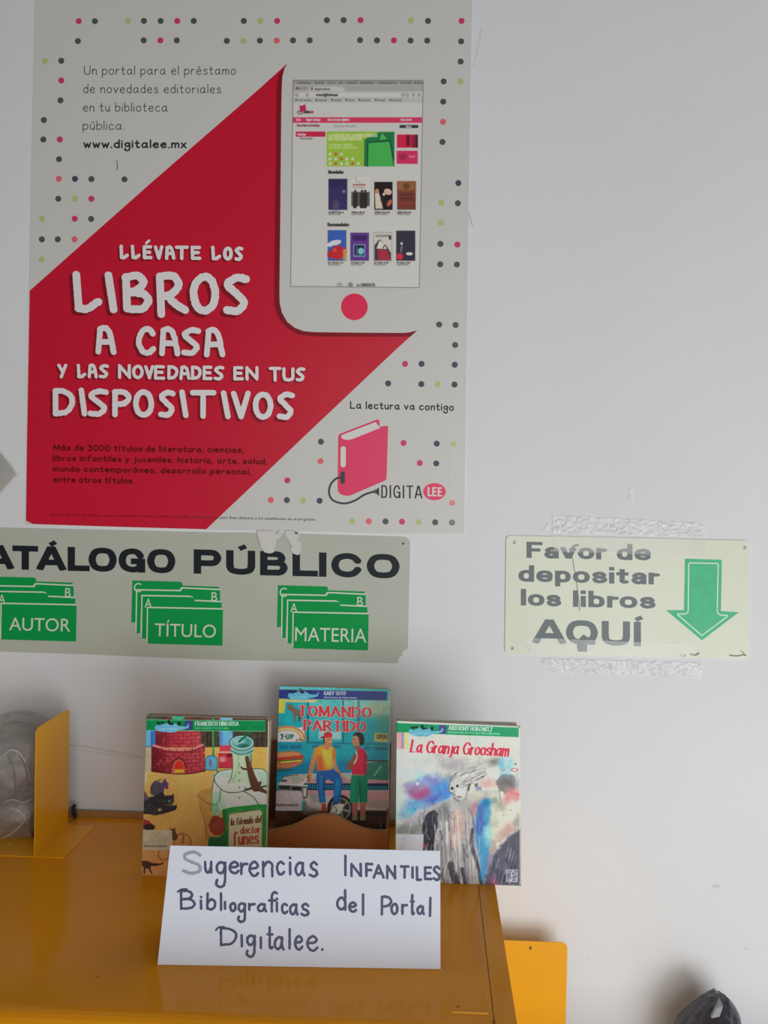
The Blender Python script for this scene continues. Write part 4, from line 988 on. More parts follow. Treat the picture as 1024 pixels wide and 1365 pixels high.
blob('bag_contents', (xb-.062, -.052, DESKZ+.085), (.040, .030, .036), m_in, bg, 5.2, amp=.1, crease=.05, sub=4)
blob('bag_contents', (xb-.052, -.062, DESKZ+.030), (.030, .026, .022), m_in, bg, 9.2, amp=.1, crease=.05, sub=4, flat=DESKZ+.003)
m_cr = mat('bag_glint_crease', (.80, .79, .77), rough=.12, spec=.9, raw=True, alpha=.55)  # pale and dark tubes draw glints and shade along the bag's creases
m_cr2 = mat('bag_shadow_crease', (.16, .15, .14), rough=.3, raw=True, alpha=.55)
for i_, pts in enumerate([[(2, 1010), (14, 1000), (26, 1004), (37, 1022)], [(11, 1008), (19, 1030), (20, 1068)], [(26, 1006), (35, 1028), (37, 1056)], [(0, 1072), (16, 1066), (32, 1070), (43, 1063)], [(2, 1118), (14, 1112), (28, 1100), (40, 1086)], [(8, 1082), (20, 1078), (31, 1086), (36, 1098)], [(12, 1124), (20, 1130), (30, 1128)], [(30, 1012), (40, 1026), (43, 1046)]]):
    P = [at_depth(x, y, -.112) for x, y in pts]
    cu = bpy.data.curves.new('crease', 'CURVE'); cu.dimensions = '3D'; cu.bevel_depth = .00045 if i_ % 2 else .0006; cu.bevel_resolution = 2
    Q = catmull([tuple(p) for p in P], 6); sp = cu.splines.new('POLY'); sp.points.add(len(Q)-1)
    for p_, q in zip(sp.points, Q): p_.co = (q[0], q[1], q[2], 1)
    for k, p_ in enumerate(sp.points): p_.radius = .3+.9*math.sin(math.pi*k/(len(Q)-1))
    ob = bpy.data.objects.new('crease', cu); COL.objects.link(ob); dg = bpy.context.evaluated_depsgraph_get()
    me = bpy.data.meshes.new_from_object(ob.evaluated_get(dg)); bpy.data.objects.remove(ob); me.materials.clear()
    link('crease', me, m_cr if i_ not in (1, 2, 7) else m_cr2, bg, smooth=True)
blob('dark_knob', (xb-.016, -.088, DESKZ+.018), (.012, .011, .017), m_black, bg, 1.3, sub=3, flat=DESKZ+.0024, xmax=xb)

# ------------------------------------------------------------------ black bundle bottom right
bb = thing('black_bag', (.42, -.07, LOWZ), 'knotted black plastic bag with grey sheen at bottom right by the wall', 'bag')
top = at_depth(958, 1326, -.066); lft = at_depth(909, 1353, -.066); rgt = at_depth(984, 1357, -.066)
m_bb = mat('black_bag_film', (.038, .038, .052), rough=.30, spec=.6, raw=True, bump=.5, bscale=60)
m_gr = mat('grey_bag_film', (.06, .065, .08), rough=.35, raw=True, bump=.3, bscale=60)
cx_ = (lft.x+rgt.x)/2; hw = (rgt.x-lft.x)/2
def bb_shape(p, d):
    t = max(0, d.z); 
    p.x *= (1.12-.55*t**2); p.x += .013*t**1.5
    if d.z < 0: p.x *= 1+.25*abs(d.z); p.y *= 1+.1*abs(d.z)
    return p
blob('bag_body', (cx_, -.066, LOWZ+.052), (hw*1.14, .044, top.z-LOWZ-.0505), m_bb, bb, 6.4, amp=.08, crease=.045, flat=LOWZ+.001, shape=bb_shape)
pk = [at_depth(x, y, -.1085) for x, y in ((963, 1337), (964.5, 1342), (960, 1356), (949, 1358), (955, 1345))]
def petal(name, pts, y, m):
    vs = [Vector((q.x, y+(.006 if i in (0,) else 0), q.z)) for i, q in enumerate(pts)]; vs += [v+Vector((0, .004, 0)) for v in vs]; n = len(pts)
    fs = [tuple(range(n)), tuple(range(n, 2*n))[::-1]]+[(i, (i+1) % n, (i+1) % n+n, i+n) for i in range(n)]
    return mesh(name, vs, fs, m, bb)
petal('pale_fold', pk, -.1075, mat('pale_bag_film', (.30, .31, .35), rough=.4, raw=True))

# ------------------------------------------------------------------ display stand with wavy lip (holds the middle book)
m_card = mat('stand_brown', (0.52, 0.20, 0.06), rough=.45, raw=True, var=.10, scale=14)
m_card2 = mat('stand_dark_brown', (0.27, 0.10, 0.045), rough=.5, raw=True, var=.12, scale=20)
m_edge = mat('stand_edge', (0.40, 0.22, 0.09), rough=.5, raw=True)
SX0, SX1, SYF, SYB = -.190, -.0195, -.102, -.028
zt = at_depth(440, 988, SYB).z
st = thing('book_stand', ((SX0+SX1)/2, -.065, DESKZ), 'orange-brown book stand with wavy front lip holding the blue book', 'stand')
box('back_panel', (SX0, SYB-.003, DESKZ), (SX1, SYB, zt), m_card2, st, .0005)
box('base', (SX0, SYF+.0035, DESKZ), (SX1, SYB-.0032, DESKZ+.014), m_card, st)
lipz = [(x, at_depth(x, y, SYF).z) for x, y in ((344, 1108), (360, 1106.5), (378, 1103), (395, 1098), (412, 1089), (425, 1085.6), (438, 1085.3), (450, 1087.5), (462, 1094), (476, 1101), (490, 1105), (505, 1107), (527, 1106.8))]
xs_ = [at_depth(x, 1100, SYF).x for x, _ in lipz]; xs_[0] = SX0; xs_[-1] = SX1
vs = []; fs = []; n = len(lipz)
dens = []
for k in range(n-1):
    for t in (0, .25, .5, .75): dens.append((xs_[k]+(xs_[k+1]-xs_[k])*t, k+t))
dens.append((xs_[-1], n-1))
zz = [z for _, z in lipz]
def zc(k):
    i = min(n-2, int(k)); t = k-i; p = [zz[max(0, i-1)], zz[i], zz[i+1], zz[min(n-1, i+2)]]
    return .5*((2*p[1])+(-p[0]+p[2])*t+(2*p[0]-5*p[1]+4*p[2]-p[3])*t*t+(-p[0]+3*p[1]-3*p[2]+p[3])*t**3)
N_ = len(dens)
for Y in (SYF, SYF+.003):
    for x, k in dens: vs.append((x, Y, zc(k)))
    for x, k in dens: vs.append((x, Y, DESKZ))
for i in range(N_-1):
    fs += [(N_+i, N_+i+1, i+1, i), (2*N_+i, 2*N_+i+1, 3*N_+i+1, 3*N_+i), (N_+i+1, N_+i, 3*N_+i, 3*N_+i+1)]
fs += [(0, 2*N_, 3*N_, N_), (N_-1, 2*N_-1, 4*N_-1, 3*N_-1)]
lip = mesh('front_lip', vs, fs, m_card, st)
ev = [(v[0], v[1], v[2]) for v in vs[:N_]]+[(v[0], v[1], v[2]) for v in vs[2*N_:3*N_]]
ev = [(x, y-(.0003 if i < N_ else -.0003), z+.0002) for i, (x, y, z) in enumerate(ev)]+[(x, y-(.0003 if i < N_ else -.0003), z-.0012) for i, (x, y, z) in enumerate(ev)]
fs = []
for i in range(N_-1): fs += [(i, i+1, N_+i+1, N_+i), (2*N_+i, 2*N_+i+1, i+1, i), (N_+i, N_+i+1, 3*N_+i+1, 3*N_+i)]
mesh('lip_edge', ev, fs, m_edge, lip)
for x0, x1 in ((SX0, SX0+.003), (SX1-.003, SX1)):
    wz = lipz[0][1] if x0 == SX0 else lipz[-1][1]
    bm = bmesh.new(); pr = [(SYF+.0032, DESKZ), (SYB-.0034, DESKZ), (SYB-.0034, DESKZ+.10), (SYB-.012, DESKZ+.10), (SYF+.0032, wz)]
    a = [bm.verts.new((x0, y, z)) for y, z in pr]; b = [bm.verts.new((x1, y, z)) for y, z in pr]
    bm.faces.new(a); bm.faces.new(b[::-1])
    for i in range(5): bm.faces.new((a[i], b[i], b[(i+1) % 5], a[(i+1) % 5]))
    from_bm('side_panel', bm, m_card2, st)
LIPM = plane_map((0, SYF-.0002, 0), (0, -1, 0))
flat_polys('green_speck', LIPM, [disc_pts(368.5, 1121.5, 1.3, n=8)], .0002, mat('speck_green', (70, 110, 50)), lip)

# ------------------------------------------------------------------ handwritten card (a folded tent)
TP0 = T(210, 1286.3); TP1 = T(587.3, 1292.2)
dirx = (TP1-TP0).normalized(); hor = Vector((-dirx.y, dirx.x, 0))      # towards the wall
LEAN = .041; HT = .0985
nrm = dirx.cross(Vector((0, 0, HT)) + hor*LEAN).normalized()
if nrm.y > 0: nrm = -nrm
CARD = plane_map(TP0, nrm)
tl, tr = CARD(227, 1127.2), CARD(587, 1134.3)
m_cw = mat('card_white', (.78, .82, .93), rough=.55, raw=True)
m_pen = mat('marker_navy', (60, 62, 88), rough=.5)
m_pen2 = mat('marker_faded', (128, 128, 140), rough=.5)
card = thing('tent_card', (TP0+TP1)/2+hor*.04, 'white folded card with handwritten SUGERENCIAS INFANTILES text standing in front of books', 'card')
def quad_sheet(name, c4, th_, m, parent):
    n = (c4[1]-c4[0]).cross(c4[3]-c4[0]).normalized(); a = [Vector(c) for c in c4]; b = [c-n*th_ for c in a]
    bm = bmesh.new(); v = [bm.verts.new(p) for p in a+b]
    for f in ((0, 1, 2, 3), (7, 6, 5, 4), (0, 4, 5, 1), (1, 5, 6, 2), (2, 6, 7, 3), (3, 7, 4, 0)): bm.faces.new([v[i] for i in f])
    return from_bm(name, bm, m, parent)
up = Vector((0, 0, .0003))
front = quad_sheet('front_leaf', [TP0+up, TP1+up, tr, tl], .0003, m_cw, card)
bk = lambda p, q: Vector((q.x, q.y, 0)) + 0*p
bl_, br_ = TP0+hor*LEAN*2.05+up, TP1+hor*LEAN*2.05+up
quad_sheet('back_leaf', [br_, bl_, tl+hor*.0004, tr+hor*.0004], .0003, m_cw, card)
def cb_(ox, items):
    out = []
    for it in items.split():
        c = it.split(','); out.append((c[0], ox+float(c[1])/5.12, ox+float(c[2])/5.12, 1115+float(c[3])/5.12, 1115+float(c[4])/5.12))
    return out
L1 = cb_(205, "u,342,400,165,255 g,418,497,168,355 e,510,588,165,260 r,590,648,176,264 e,646,722,165,278 n,738,818,165,280 c,833,898,165,268 i,920,943,138,268") + cb_(400, "a,-38,38,170,274 s,60,126,168,283 I,300,320,125,272 N,343,424,180,278 F,445,502,180,278 A,496,580,188,290 N,588,658,194,294 T,680,747,198,290 I,758,780,204,290 L,790,835,200,305 E,846,905,204,300 S,905,960,198,305")
L2 = cb_(205, "B,178,287,362,502 i,312,334,405,502 b,358,427,380,507 l,448,472,380,510 ı,479,495,440,504 o,514,567,447,518 g,568,632,448,592 r,643,698,453,510 a,703,775,453,520 f,778,850,372,522 i,830,852,418,520 c,867,920,452,533 a,922,990,455,542") + cb_(400, "s,3,66,452,548 d,246,318,358,508 e,328,392,442,522 l,416,446,388,542 P,550,632,402,540 o,616,674,453,538 r,690,738,458,537 t,750,786,392,540 a,793,854,468,538 l,878,900,412,550")
L3 = cb_(205, "D,450,572,618,750 ı,588,614,665,758 g,626,698,668,830 ı,718,746,682,770 t,770,820,613,774 a,818,894,678,780 l,912,942,623,774") + cb_(400, "e,-42,24,672,780 e,42,126,672,788 .,140,166,758,786")
for s_ in (L1, L2, L3):
    for i_, bx in enumerate(s_): stroke_mesh('handwritten_letter', CARD, box_text([bx], 1.72, wob=.25, seed=i_), .0003, m_pen, front, .4, .35, i_)
stroke_mesh('handwritten_letter', CARD, box_text(cb_(205, "S,192,328,97,262"), 1.9, wob=.2), .0003, m_pen2, front, .4, .8, 3)
for pts in (([(164, 378), (190, 362), (225, 360)]), ([(424, 640), (445, 620), (480, 618)])):
    hair('handwritten_flick', [(205+x/5.12, 1115+y/5.12) for x, y in pts], 1.3, m_pen, front, .0003, CARD, .2)

# ------------------------------------------------------------------ books
m_cov = mat('printed_cover', (200, 200, 200), rough=.32, spec=.3, attr='print', coat=.08)
m_page = mat('book_pages', (.52, .47, .36), rough=.7, raw=True)
def book(root, M, c4px, thick, spine_col, off=0.0, back_col=(.3, .3, .3)):
    """c4px: front cover TL,TR,BR,BL as photograph points on plane M; pages, spine and back cover go behind"""
    TL, TR, BR, BL = [M(x, y) for x, y in c4px]
    n = M.n
    ux = (BR-BL).normalized(); uz = (TL-BL).normalized()
    W_ = ((TR-TL).length+(BR-BL).length)/2; H_ = (TL-BL).length
    def P(x, z, d): return BL+ux*x+uz*z-n*d
    def bx(name, x0, x1, z0, z1, d0, d1, m, rnd=0):
        bm = bmesh.new(); v = [bm.verts.new(P(x, z, d)) for d in (d0, d1) for x, z in ((x0, z0), (x1, z0), (x1, z1), (x0, z1))]
        for f in ((0, 1, 2, 3), (7, 6, 5, 4), (0, 4, 5, 1), (1, 5, 6, 2), (2, 6, 7, 3), (3, 7, 4, 0)): bm.faces.new([v[i] for i in f])
        if rnd:
            bm.edges.ensure_lookup_table()
            es = [e for e in bm.edges if abs((e.verts[0].co-e.verts[1].co).normalized().dot(n)) > .9 and (e.verts[0].co-BL).dot(ux) > W_*.5]
            bmesh.ops.bevel(bm, geom=es, offset=rnd, segments=4, affect='EDGES')
        return from_bm(name, bm, m, root)
    ms = mat('spine_colour', spine_col, rough=.35)
    bx('page_block', .0012, W_-.0018, .0012, H_-.0012, .0012, thick-.0012, m_page, .003)
    bx('back_cover', 0, W_-.0005, 0, H_, thick-.0010, thick, mat('back_cover_print', back_col, rough=.35), .004)
    bx('spine', -.0004, .0010, 0, H_, .0004, thick-.0008, ms)
    return W_, H_

# ---- cover paintings -------------------------------------------------------
SER = dict(thin=.42, serif=1.9)
def banner(cv, x0, y0, x1, y1, col, sq, dy=0):
    tl_ = lambda x: dy*(x-x0)/(x1-x0)
    cv.poly([(x0, y0-3), (x1, y0-3+dy), (x1, y1+3+dy), (x0, y1+3)], (150, 190, 150)); cv.poly([(x0, y0), (x1, y0+dy), (x1, y1+dy), (x0, y1)], col)
    cv.rect(sq[0], y0+2+tl_(sq[0]), sq[1], y1-4+tl_(sq[1]), (58, 62, 116))
def dragon(cv, x, y, s, c1=(96, 156, 190)):
    """blue reclining creature lying on the series band with small dark riders"""
    cv.poly([(x, y+10*s), (x+14*s, y-14*s), (x+40*s, y-8*s), (x+70*s, y-20*s), (x+110*s, y-26*s), (x+150*s, y-22*s), (x+185*s, y-4*s), (x+225*s, y), (x+240*s, y-22*s), (x+246*s, y-22*s), (x+240*s, y+8*s), (x+205*s, y+20*s), (x+170*s, y+24*s), (x+150*s, y+40*s), (x+90*s, y+38*s), (x+50*s, y+36*s), (x+20*s, y+26*s)], c1, warp=5, cell=20, seed=4)
    cv.line([(x+30*s, y+24*s), (x+90*s, y+14*s), (x+160*s, y+18*s)], 2.5*s, (150, 196, 214), .7)
    for dx, dy, rx, ry in ((34, -26, 16, 8), (60, -30, 12, 7), (104, -34, 12, 16), (118, -20, 18, 8), (176, -20, 12, 14)): cv.ell(x+dx*s, y+dy*s, rx*s, ry*s, (26, 34, 36), warp=4, cell=12)

# left book: laboratory with brick furnace and a great flask
c = Canvas(40, 60, 970, 1240, 2.7, (206, 152, 84))
c.grad((196, 162, 92), (760-c.Y)/420); c.grad((214, 138, 86), (c.Y-900)/260)
c.mix(np.clip(c.noise(120, 3)*.35, 0, 1), (178, 122, 62))
c.rect(40, 60, 970, 302, (62, 54, 44)); c.mix(((c.Y < 302)*np.clip(c.noise(18, 9)+.1, 0, 1)*.7), (100, 94, 80))
for x in (520, 545, 880, 915): c.line([(x, 110), (x, 300)], 4, (36, 30, 26), .7)
c.rect(500, 302, 970, 480, (214, 158, 82)); c.mix((c.Y > 302)*(c.Y < 480)*(c.X > 500)*np.clip(c.noise(60, 8)*.5, 0, 1), (186, 124, 60))
c.poly([(40, 300), (130, 300), (120, 470), (70, 480), (40, 500)], (164, 152, 130)); c.poly([(40, 480), (90, 480), (64, 620), (40, 640)], (206, 176, 150))
c.rect(40, 172, 148, 295, (92, 158, 202)); c.rect(112, 172, 148, 295, (54, 104, 164)); 
def bricks(x0, x1, y0, y1, cx, rad, base, seed):
    inside = (c.X > x0)*(c.X < x1)
    bow = 22*np.sqrt(np.clip(1-((c.X-cx)/rad)**2, 0, 1))
    yy = c.Y-bow; ins = inside*(yy > y0)*(yy < y1)
    shade = np.clip((c.X-x0)/(x1-x0), 0, 1)
    c.mix(ins*1.0, base); c.mix(ins*np.clip(.75-shade*1.7, 0, .75), (70, 24, 28)); c.mix(ins*np.clip(shade*.9-.35, 0, .5), (178, 82, 84))
    row = np.floor((yy-y0)/26); lx = (c.X+((row % 2)*30))/62
    mort = ((yy-y0) % 26 < 3.4) | ((lx % 1)*62 < 4)
    c.mix(ins*mort*.75, (92, 26, 34)); c.mix(ins*(~mort)*np.clip(c.noise(24, seed), 0, 1)*.7, (196, 104, 104))
bricks(146, 474, 150, 284, 310, 180, (158, 48, 58), 2)
bricks(118, 504, 292, 470, 310, 205, (150, 42, 54), 5)
c.line([(136, 290), (220, 314), (310, 322), (410, 314), (486, 286)], 9, (196, 112, 108)); c.line([(130, 300), (220, 326), (310, 334), (410, 326), (494, 298)], 2.5, (96, 28, 36))
for x in (190, 246, 300, 356, 410, 456): c.line([(x, 300+12*math.cos((x-310)/110)), (x+4, 332+6*math.cos((x-310)/110))], 2, (110, 34, 40))
c.line([(120, 470), (200, 484), (310, 494), (420, 488), (505, 468)], 4, (70, 22, 26))
c.poly([(262, 492), (268, 430), (290, 396), (320, 388), (346, 400), (360, 440), (362, 492)], (168, 92, 80)); c.poly([(282, 486), (284, 430), (300, 404), (322, 398), (342, 410), (350, 440), (350, 486)], (206, 46, 34)); c.rect(284, 462, 350, 484, (214, 172, 44), soft=8); c.line([(264, 450), (280, 400), (316, 382), (350, 402), (362, 450)], 3.5, (66, 28, 28))
c.rect(555, 60, 569, 366, (40, 122, 68)); c.rect(555, 60, 560, 366, (120, 170, 90), .5)
c.poly([(508, 466), (506, 390), (520, 368), (550, 360), (580, 370), (592, 392), (590, 466)], (84, 158, 196)); c.line([(508, 466), (506, 390), (520, 368), (550, 360), (580, 370), (592, 392), (590, 466), (508, 466)], 2.5, (34, 70, 96), curve=False); c.line([(538, 396), (546, 412), (536, 424), (544, 440)], 4, (150, 40, 70))
c.rect(608, 60, 702, 290, (96, 156, 200)); c.rect(608, 60, 630, 290, (66, 110, 170), .7, 10); c.rect(608, 288, 702, 332, (184, 60, 80)); c.rect(598, 340, 706, 450, (176, 50, 62)); c.ell(630, 390, 24, 20, (216, 150, 150), .8, soft=12); c.ell(680, 360, 22, 12, (84, 24, 28), .9, soft=6); c.line([(598, 448), (706, 448)], 3, (90, 20, 30)); c.line([(598, 340), (706, 340)], 3, (214, 180, 160))
# flask
GL = (188, 208, 182)
c.poly([(560, 500), (584, 478), (640, 466), (704, 456), (834, 456), (900, 456), (936, 466), (952, 500), (952, 760), (548, 760)], GL)
c.mix((c.X > 560)*(c.X < 950)*(c.Y > 470)*(c.Y < 760)*np.clip(c.noise(70, 12)*1.1, 0, .8), (220, 222, 200)); c.poly([(552, 620), (620, 620), (660, 740), (660, 760), (548, 760)], (150, 190, 166), .7, 8); c.poly([(880, 470), (950, 480), (950, 620), (900, 590)], (150, 190, 164), .7, 14); c.ell(640, 500, 60, 22, (150, 204, 176), .6, soft=14)
c.poly([(700, 340), (836, 340), (836, 470), (862, 560), (690, 560), (660, 600), (700, 500)], (172, 196, 160)); c.line([(742, 360), (738, 460), (700, 540)], 9, (130, 160, 130), .5, soft=12); c.poly([(806, 350), (836, 350), (836, 440), (820, 440)], (96, 160, 156), .8, 8)
c.line([(698, 350), (702, 440), (690, 520), (668, 560)], 2.5, (40, 66, 58)); c.line([(836, 350), (836, 420)], 2.5, (40, 66, 58))
c.line([(600, 480), (570, 510), (580, 560), (640, 618), (720, 628), (800, 612), (850, 600)], 3, (40, 60, 50)); c.line([(570, 500), (552, 640), (548, 760)], 3, (40, 74, 58)); c.line([(618, 600), (604, 700)], 2.5, (50, 80, 66)); c.line([(584, 478), (640, 466), (698, 458)], 2.5, (40, 66, 54)); c.line([(840, 458), (910, 458), (944, 480), (950, 520), (948, 740)], 3, (44, 96, 64))
for y, q in ((425, (110, 150, 60)), (485, (110, 150, 60)), (540, (70, 140, 90)), (592, (60, 140, 150)), (665, (110, 150, 90))): c.ell(750, y, 6, 9, q)
c.poly([(685, 270), (855, 270), (850, 325), (800, 350), (745, 352), (690, 325)], (120, 172, 166)); c.ell(768, 330, 82, 26, (112, 164, 158)); c.mix((c.Y > 290)*(c.Y < 352)*(c.X > 686)*(c.X < 852)*np.clip(c.noise(20, 7), 0, .6), (160, 196, 186))
c.ell(768, 272, 87, 52, (176, 206, 196)); c.ell(768, 268, 74, 42, (70, 132, 130)); c.ell(745, 262, 46, 28, (134, 178, 176), .8, soft=14); c.ell(780, 290, 40, 14, (30, 90, 82), .8, soft=8); c.ring(768, 270, 87, 52, 2.5, (34, 70, 70))
c.line([(748, 262), (842, 180)], 7, (14, 92, 58), curve=False)
c.line([(686, 325), (745, 354), (800, 350), (850, 325)], 3, (40, 80, 76))
# lizard
BR_ = (84, 54, 42)
c.line([(804, 378), (822, 450), (842, 520), (868, 590)], 14, BR_, r2=32); c.line([(868, 590), (910, 610), (950, 628)], 20, BR_, r2=10); c.line([(824, 460), (780, 458), (764, 446)], 8, BR_, r2=6); c.line([(860, 585), (820, 600), (786, 606)], 9, BR_, r2=4); c.line([(890, 580), (900, 556)], 10, BR_); c.line([(896, 590), (946, 580)], 6, BR_); c.line([(808, 378), (830, 450)], 4, (120, 84, 66), .7); c.line([(776, 616), (850, 660), (890, 712), (940, 742)], 3, (60, 44, 34)); c.line([(800, 604), (790, 588)], 2.5, BR_)
# green liquid label
c.poly([(656, 742), (700, 732), (880, 712), (950, 712), (950, 1060), (520, 1060), (532, 960), (640, 940)], (44, 130, 60)); c.mix((c.X > 655)*(c.Y > 735)*np.clip(c.noise(50, 15)*.8, 0, .6), (96, 160, 70)); c.poly([(528, 940), (600, 950), (660, 900), (660, 1060), (524, 1060)], (36, 104, 62)); c.poly([(626, 750), (656, 742), (656, 1000), (640, 1000)], (30, 110, 66))
c.poly(round_rect([(672, 776), (917, 752), (914, 1040), (668, 1040)], 30), (212, 196, 158)); c.line([(670, 1030), (674, 800), (690, 782), (890, 752), (912, 764), (914, 800), (913, 1030)], 2, (90, 70, 50))
c.caps(run_text('la fórmula del', 684, 906, 862, 46, 4.4, thin=.35, serif=.9, italic=.12, gap=.2, tilt=-.10), (98, 66, 44))
c.caps(run_text('doctor', 752, 902, 922, 48, 5.0, thin=.35, serif=1.0, italic=.12, gap=.18, tilt=-.06), (160, 72, 48))
c.caps(run_text('funes', 700, 892, 1002, 86, 6.6, thin=.30, serif=.9, gap=.2, tilt=-.05), (164, 66, 44))
# snail and folded cloth
c.poly([(448, 640), (470, 612), (556, 592), (552, 700), (540, 800), (534, 960), (512, 960), (500, 840), (464, 720)], (166, 128, 68), .75); c.line([(450, 648), (500, 690), (556, 722)], 2.5, (96, 74, 44)); c.line([(464, 720), (500, 840), (514, 960)], 2, (120, 90, 50))
c.poly([(556, 700), (596, 712), (612, 760), (596, 800), (560, 790)], (124, 176, 140)); c.line([(566, 720), (562, 700)], 2, (60, 90, 70)); c.line([(582, 716), (590, 696)], 2, (60, 90, 70)); c.ell(590, 866, 60, 72, (138, 62, 46), warp=6); c.ell(600, 862, 36, 44, (164, 86, 62)); 
for r_ in (44, 32, 20, 9): c.ring(606, 862, r_*.8, r_, 2, (92, 40, 32))
c.ell(566, 820, 26, 30, (104, 54, 42), .6, soft=14)
# rat and cats
DK = (46, 44, 50)
c.ell(160, 604, 50, 56, (72, 70, 84)); c.poly([(180, 580), (206, 538), (220, 526), (226, 546), (244, 566), (228, 590), (200, 600)], (78, 64, 104)); c.ell(229, 592, 12, 12, (140, 34, 52)); c.line([(112, 640), (130, 560), (180, 536)], 2.5, DK); c.line([(168, 534), (200, 534)], 1.5, (90, 70, 50))
c.poly([(40, 640), (90, 660), (150, 650), (196, 622), (216, 650), (262, 648), (278, 628), (282, 690), (262, 720), (304, 714), (296, 752), (220, 776), (150, 792), (60, 780), (40, 760)], DK, warp=6); c.mix((c.Y > 640)*(c.Y < 790)*(c.X < 290)*np.clip(c.noise(30, 21), 0, .55), (84, 96, 84)); c.ell(176, 752, 12, 10, (196, 176, 120), .8, soft=4); c.ell(246, 690, 10, 8, (104, 124, 96), .9); c.line([(216, 716), (290, 720)], 3, (110, 104, 90)); c.poly([(40, 620), (70, 616), (104, 672), (60, 690), (40, 690)], (96, 80, 96))
c.poly([(40, 810), (100, 830), (150, 880), (60, 890), (40, 890)], (140, 52, 58)); c.ell(102, 876, 42, 24, (54, 40, 46))
# rat on a bicycle
c.ring(340, 985, 62, 62, 2.6, (92, 62, 40), .9)
for a in range(0, 180, 24): c.line([(340-60*math.cos(math.radians(a)), 985-60*math.sin(math.radians(a))), (340+60*math.cos(math.radians(a)), 985+60*math.sin(math.radians(a)))], 1.2, (110, 76, 48), .6)
c.poly([(250, 880), (268, 892), (292, 880), (290, 910), (308, 940), (300, 972), (270, 970), (266, 920)], (80, 62, 52)); c.line([(310, 930), (350, 925), (340, 985)], 4, (120, 70, 56)); c.ring(206, 1072, 40, 40, 4, (126, 66, 60), .8)
# dog bottom left and library label
c.poly([(40, 1118), (90, 1118), (126, 1134), (180, 1138), (206, 1128), (200, 1144), (150, 1156), (114, 1156), (112, 1180), (128, 1212), (120, 1216), (96, 1176), (76, 1170), (70, 1214), (60, 1210), (62, 1160), (40, 1150)], (66, 50, 44))
c.poly([(40, 894), (266, 900), (264, 1044), (40, 1042)], (178, 170, 146)); c.line([(48, 1010), (228, 1018)], 1.6, (120, 112, 98)); c.caps(run_text('BIBLIOTECA PUBLICA', 66, 228, 1018, 12, 1.8), (106, 98, 88), .8)
# band, author
c.rect(40, 60, 970, 103, (96, 60, 54)); c.mix((c.Y < 103)*np.clip(c.noise(26, 31)+.15, 0, .8), (44, 40, 38)); c.ell(310, 88, 46, 16, (52, 166, 128)); c.ell(130, 96, 60, 14, (60, 84, 64)); c.rect(555, 60, 569, 103, (40, 140, 76)); c.rect(612, 60, 700, 103, (104, 168, 200))
banner(c, 74, 107, 936, 180, (0, 118, 66), (357, 414), 6); dragon(c, 138, 155, 1.02); c.rect(40, 104, 80, 180, (20, 130, 110), .5, 10)
c.caps(run_text('FRANCISCO HINOJOSA', 430, 746, 146, 27, 2.5, thin=.6, serif=1.2, gap=.26), (214, 222, 210))
c.caps(run_text('ilustraciones de Martina Lopez', 430, 676, 168, 9, 1.6, gap=.3), (110, 170, 130))
c.poly([(936, 104), (958, 104), (946, 1240), (930, 1240)], (206, 196, 160), 0); c.line([(961, 96), (944, 1240)], 4, (208, 198, 166), curve=False)
cvL = c

# middle book: food truck, two boys and a car
c = Canvas(50, 70, 960, 1260, 2.85, (22, 148, 158))
c.mix(np.clip(c.noise(90, 5)*.7, 0, .6), (12, 108, 140)); c.grad((30, 168, 168), (520-c.Y)/600)
c.poly([(560, 180), (960, 180), (960, 300), (760, 300), (700, 250), (560, 230)], (150, 184, 168), .8, 60, warp=20); c.ell(860, 260, 90, 60, (168, 176, 140), .7, soft=60); c.mix((c.X > 830)*(c.Y > 300)*(c.Y < 540)*.4, (110, 150, 120)); c.ell(430, 210, 90, 30, (120, 176, 170), .6, soft=30)
c.poly([(60, 640), (950, 640), (950, 780), (60, 780)], (10, 92, 150), .55, 60)
for x in (316, 582, 700): c.line([(x, 190), (x, 512)], 6, (10, 84, 104), .85)
c.line([(310, 512), (930, 524)], 5, (12, 92, 110), .8); c.line([(316, 200), (316, 512)], 3, (60, 30, 40), .6); c.rect(330, 200, 572, 500, (84, 174, 174), .35, 10); c.rect(396, 430, 570, 486, (150, 190, 186), .85, 4); c.rect(600, 200, 690, 420, (110, 182, 180), .4, 10); c.rect(400, 340, 480, 440, (190, 190, 150), .5, 20)
c.poly([(130, 186), (392, 186), (372, 206), (150, 204)], (206, 172, 116)); 
c.poly([(156, 250), (164, 216), (178, 226), (188, 212), (204, 236), (222, 256), (262, 262), (272, 290), (266, 344), (254, 344), (250, 306), (226, 310), (220, 350), (206, 350), (206, 300), (188, 272), (168, 266)], (106, 92, 72), warp=3); c.line([(250, 300), (250, 348)], 5, (70, 60, 50))
# sign with rainbow arch
c.ell(160, 470, 140, 86, (200, 120, 84)); c.ell(160, 474, 124, 74, (206, 186, 110)); c.ell(160, 478, 110, 66, (206, 140, 130)); c.ell(160, 480, 96, 58, (214, 214, 196)); c.rect(60, 505, 310, 570, (26, 140, 158)); c.poly([(236, 400), (290, 390), (286, 470), (270, 430)], (200, 200, 190)); c.line([(240, 410), (270, 430), (286, 470)], 3, (180, 60, 50))
for x, y in ((232, 492), (252, 484), (272, 490)): c.poly([(x-10, y+10), (x, y-14), (x+10, y+10)], (40, 120, 70) if x != 232 else (196, 60, 60))
c.caps(box_text([('7', 106, 132, 446, 490)], 6) + box_text([('-', 134, 148, 462, 472)], 3) + box_text([('U', 148, 178, 446, 488), ('P', 182, 210, 446, 486)], 5.5, thin=.8), (12, 96, 84)); c.caps([(140, 466, 146, 466, 4)], (190, 60, 60))
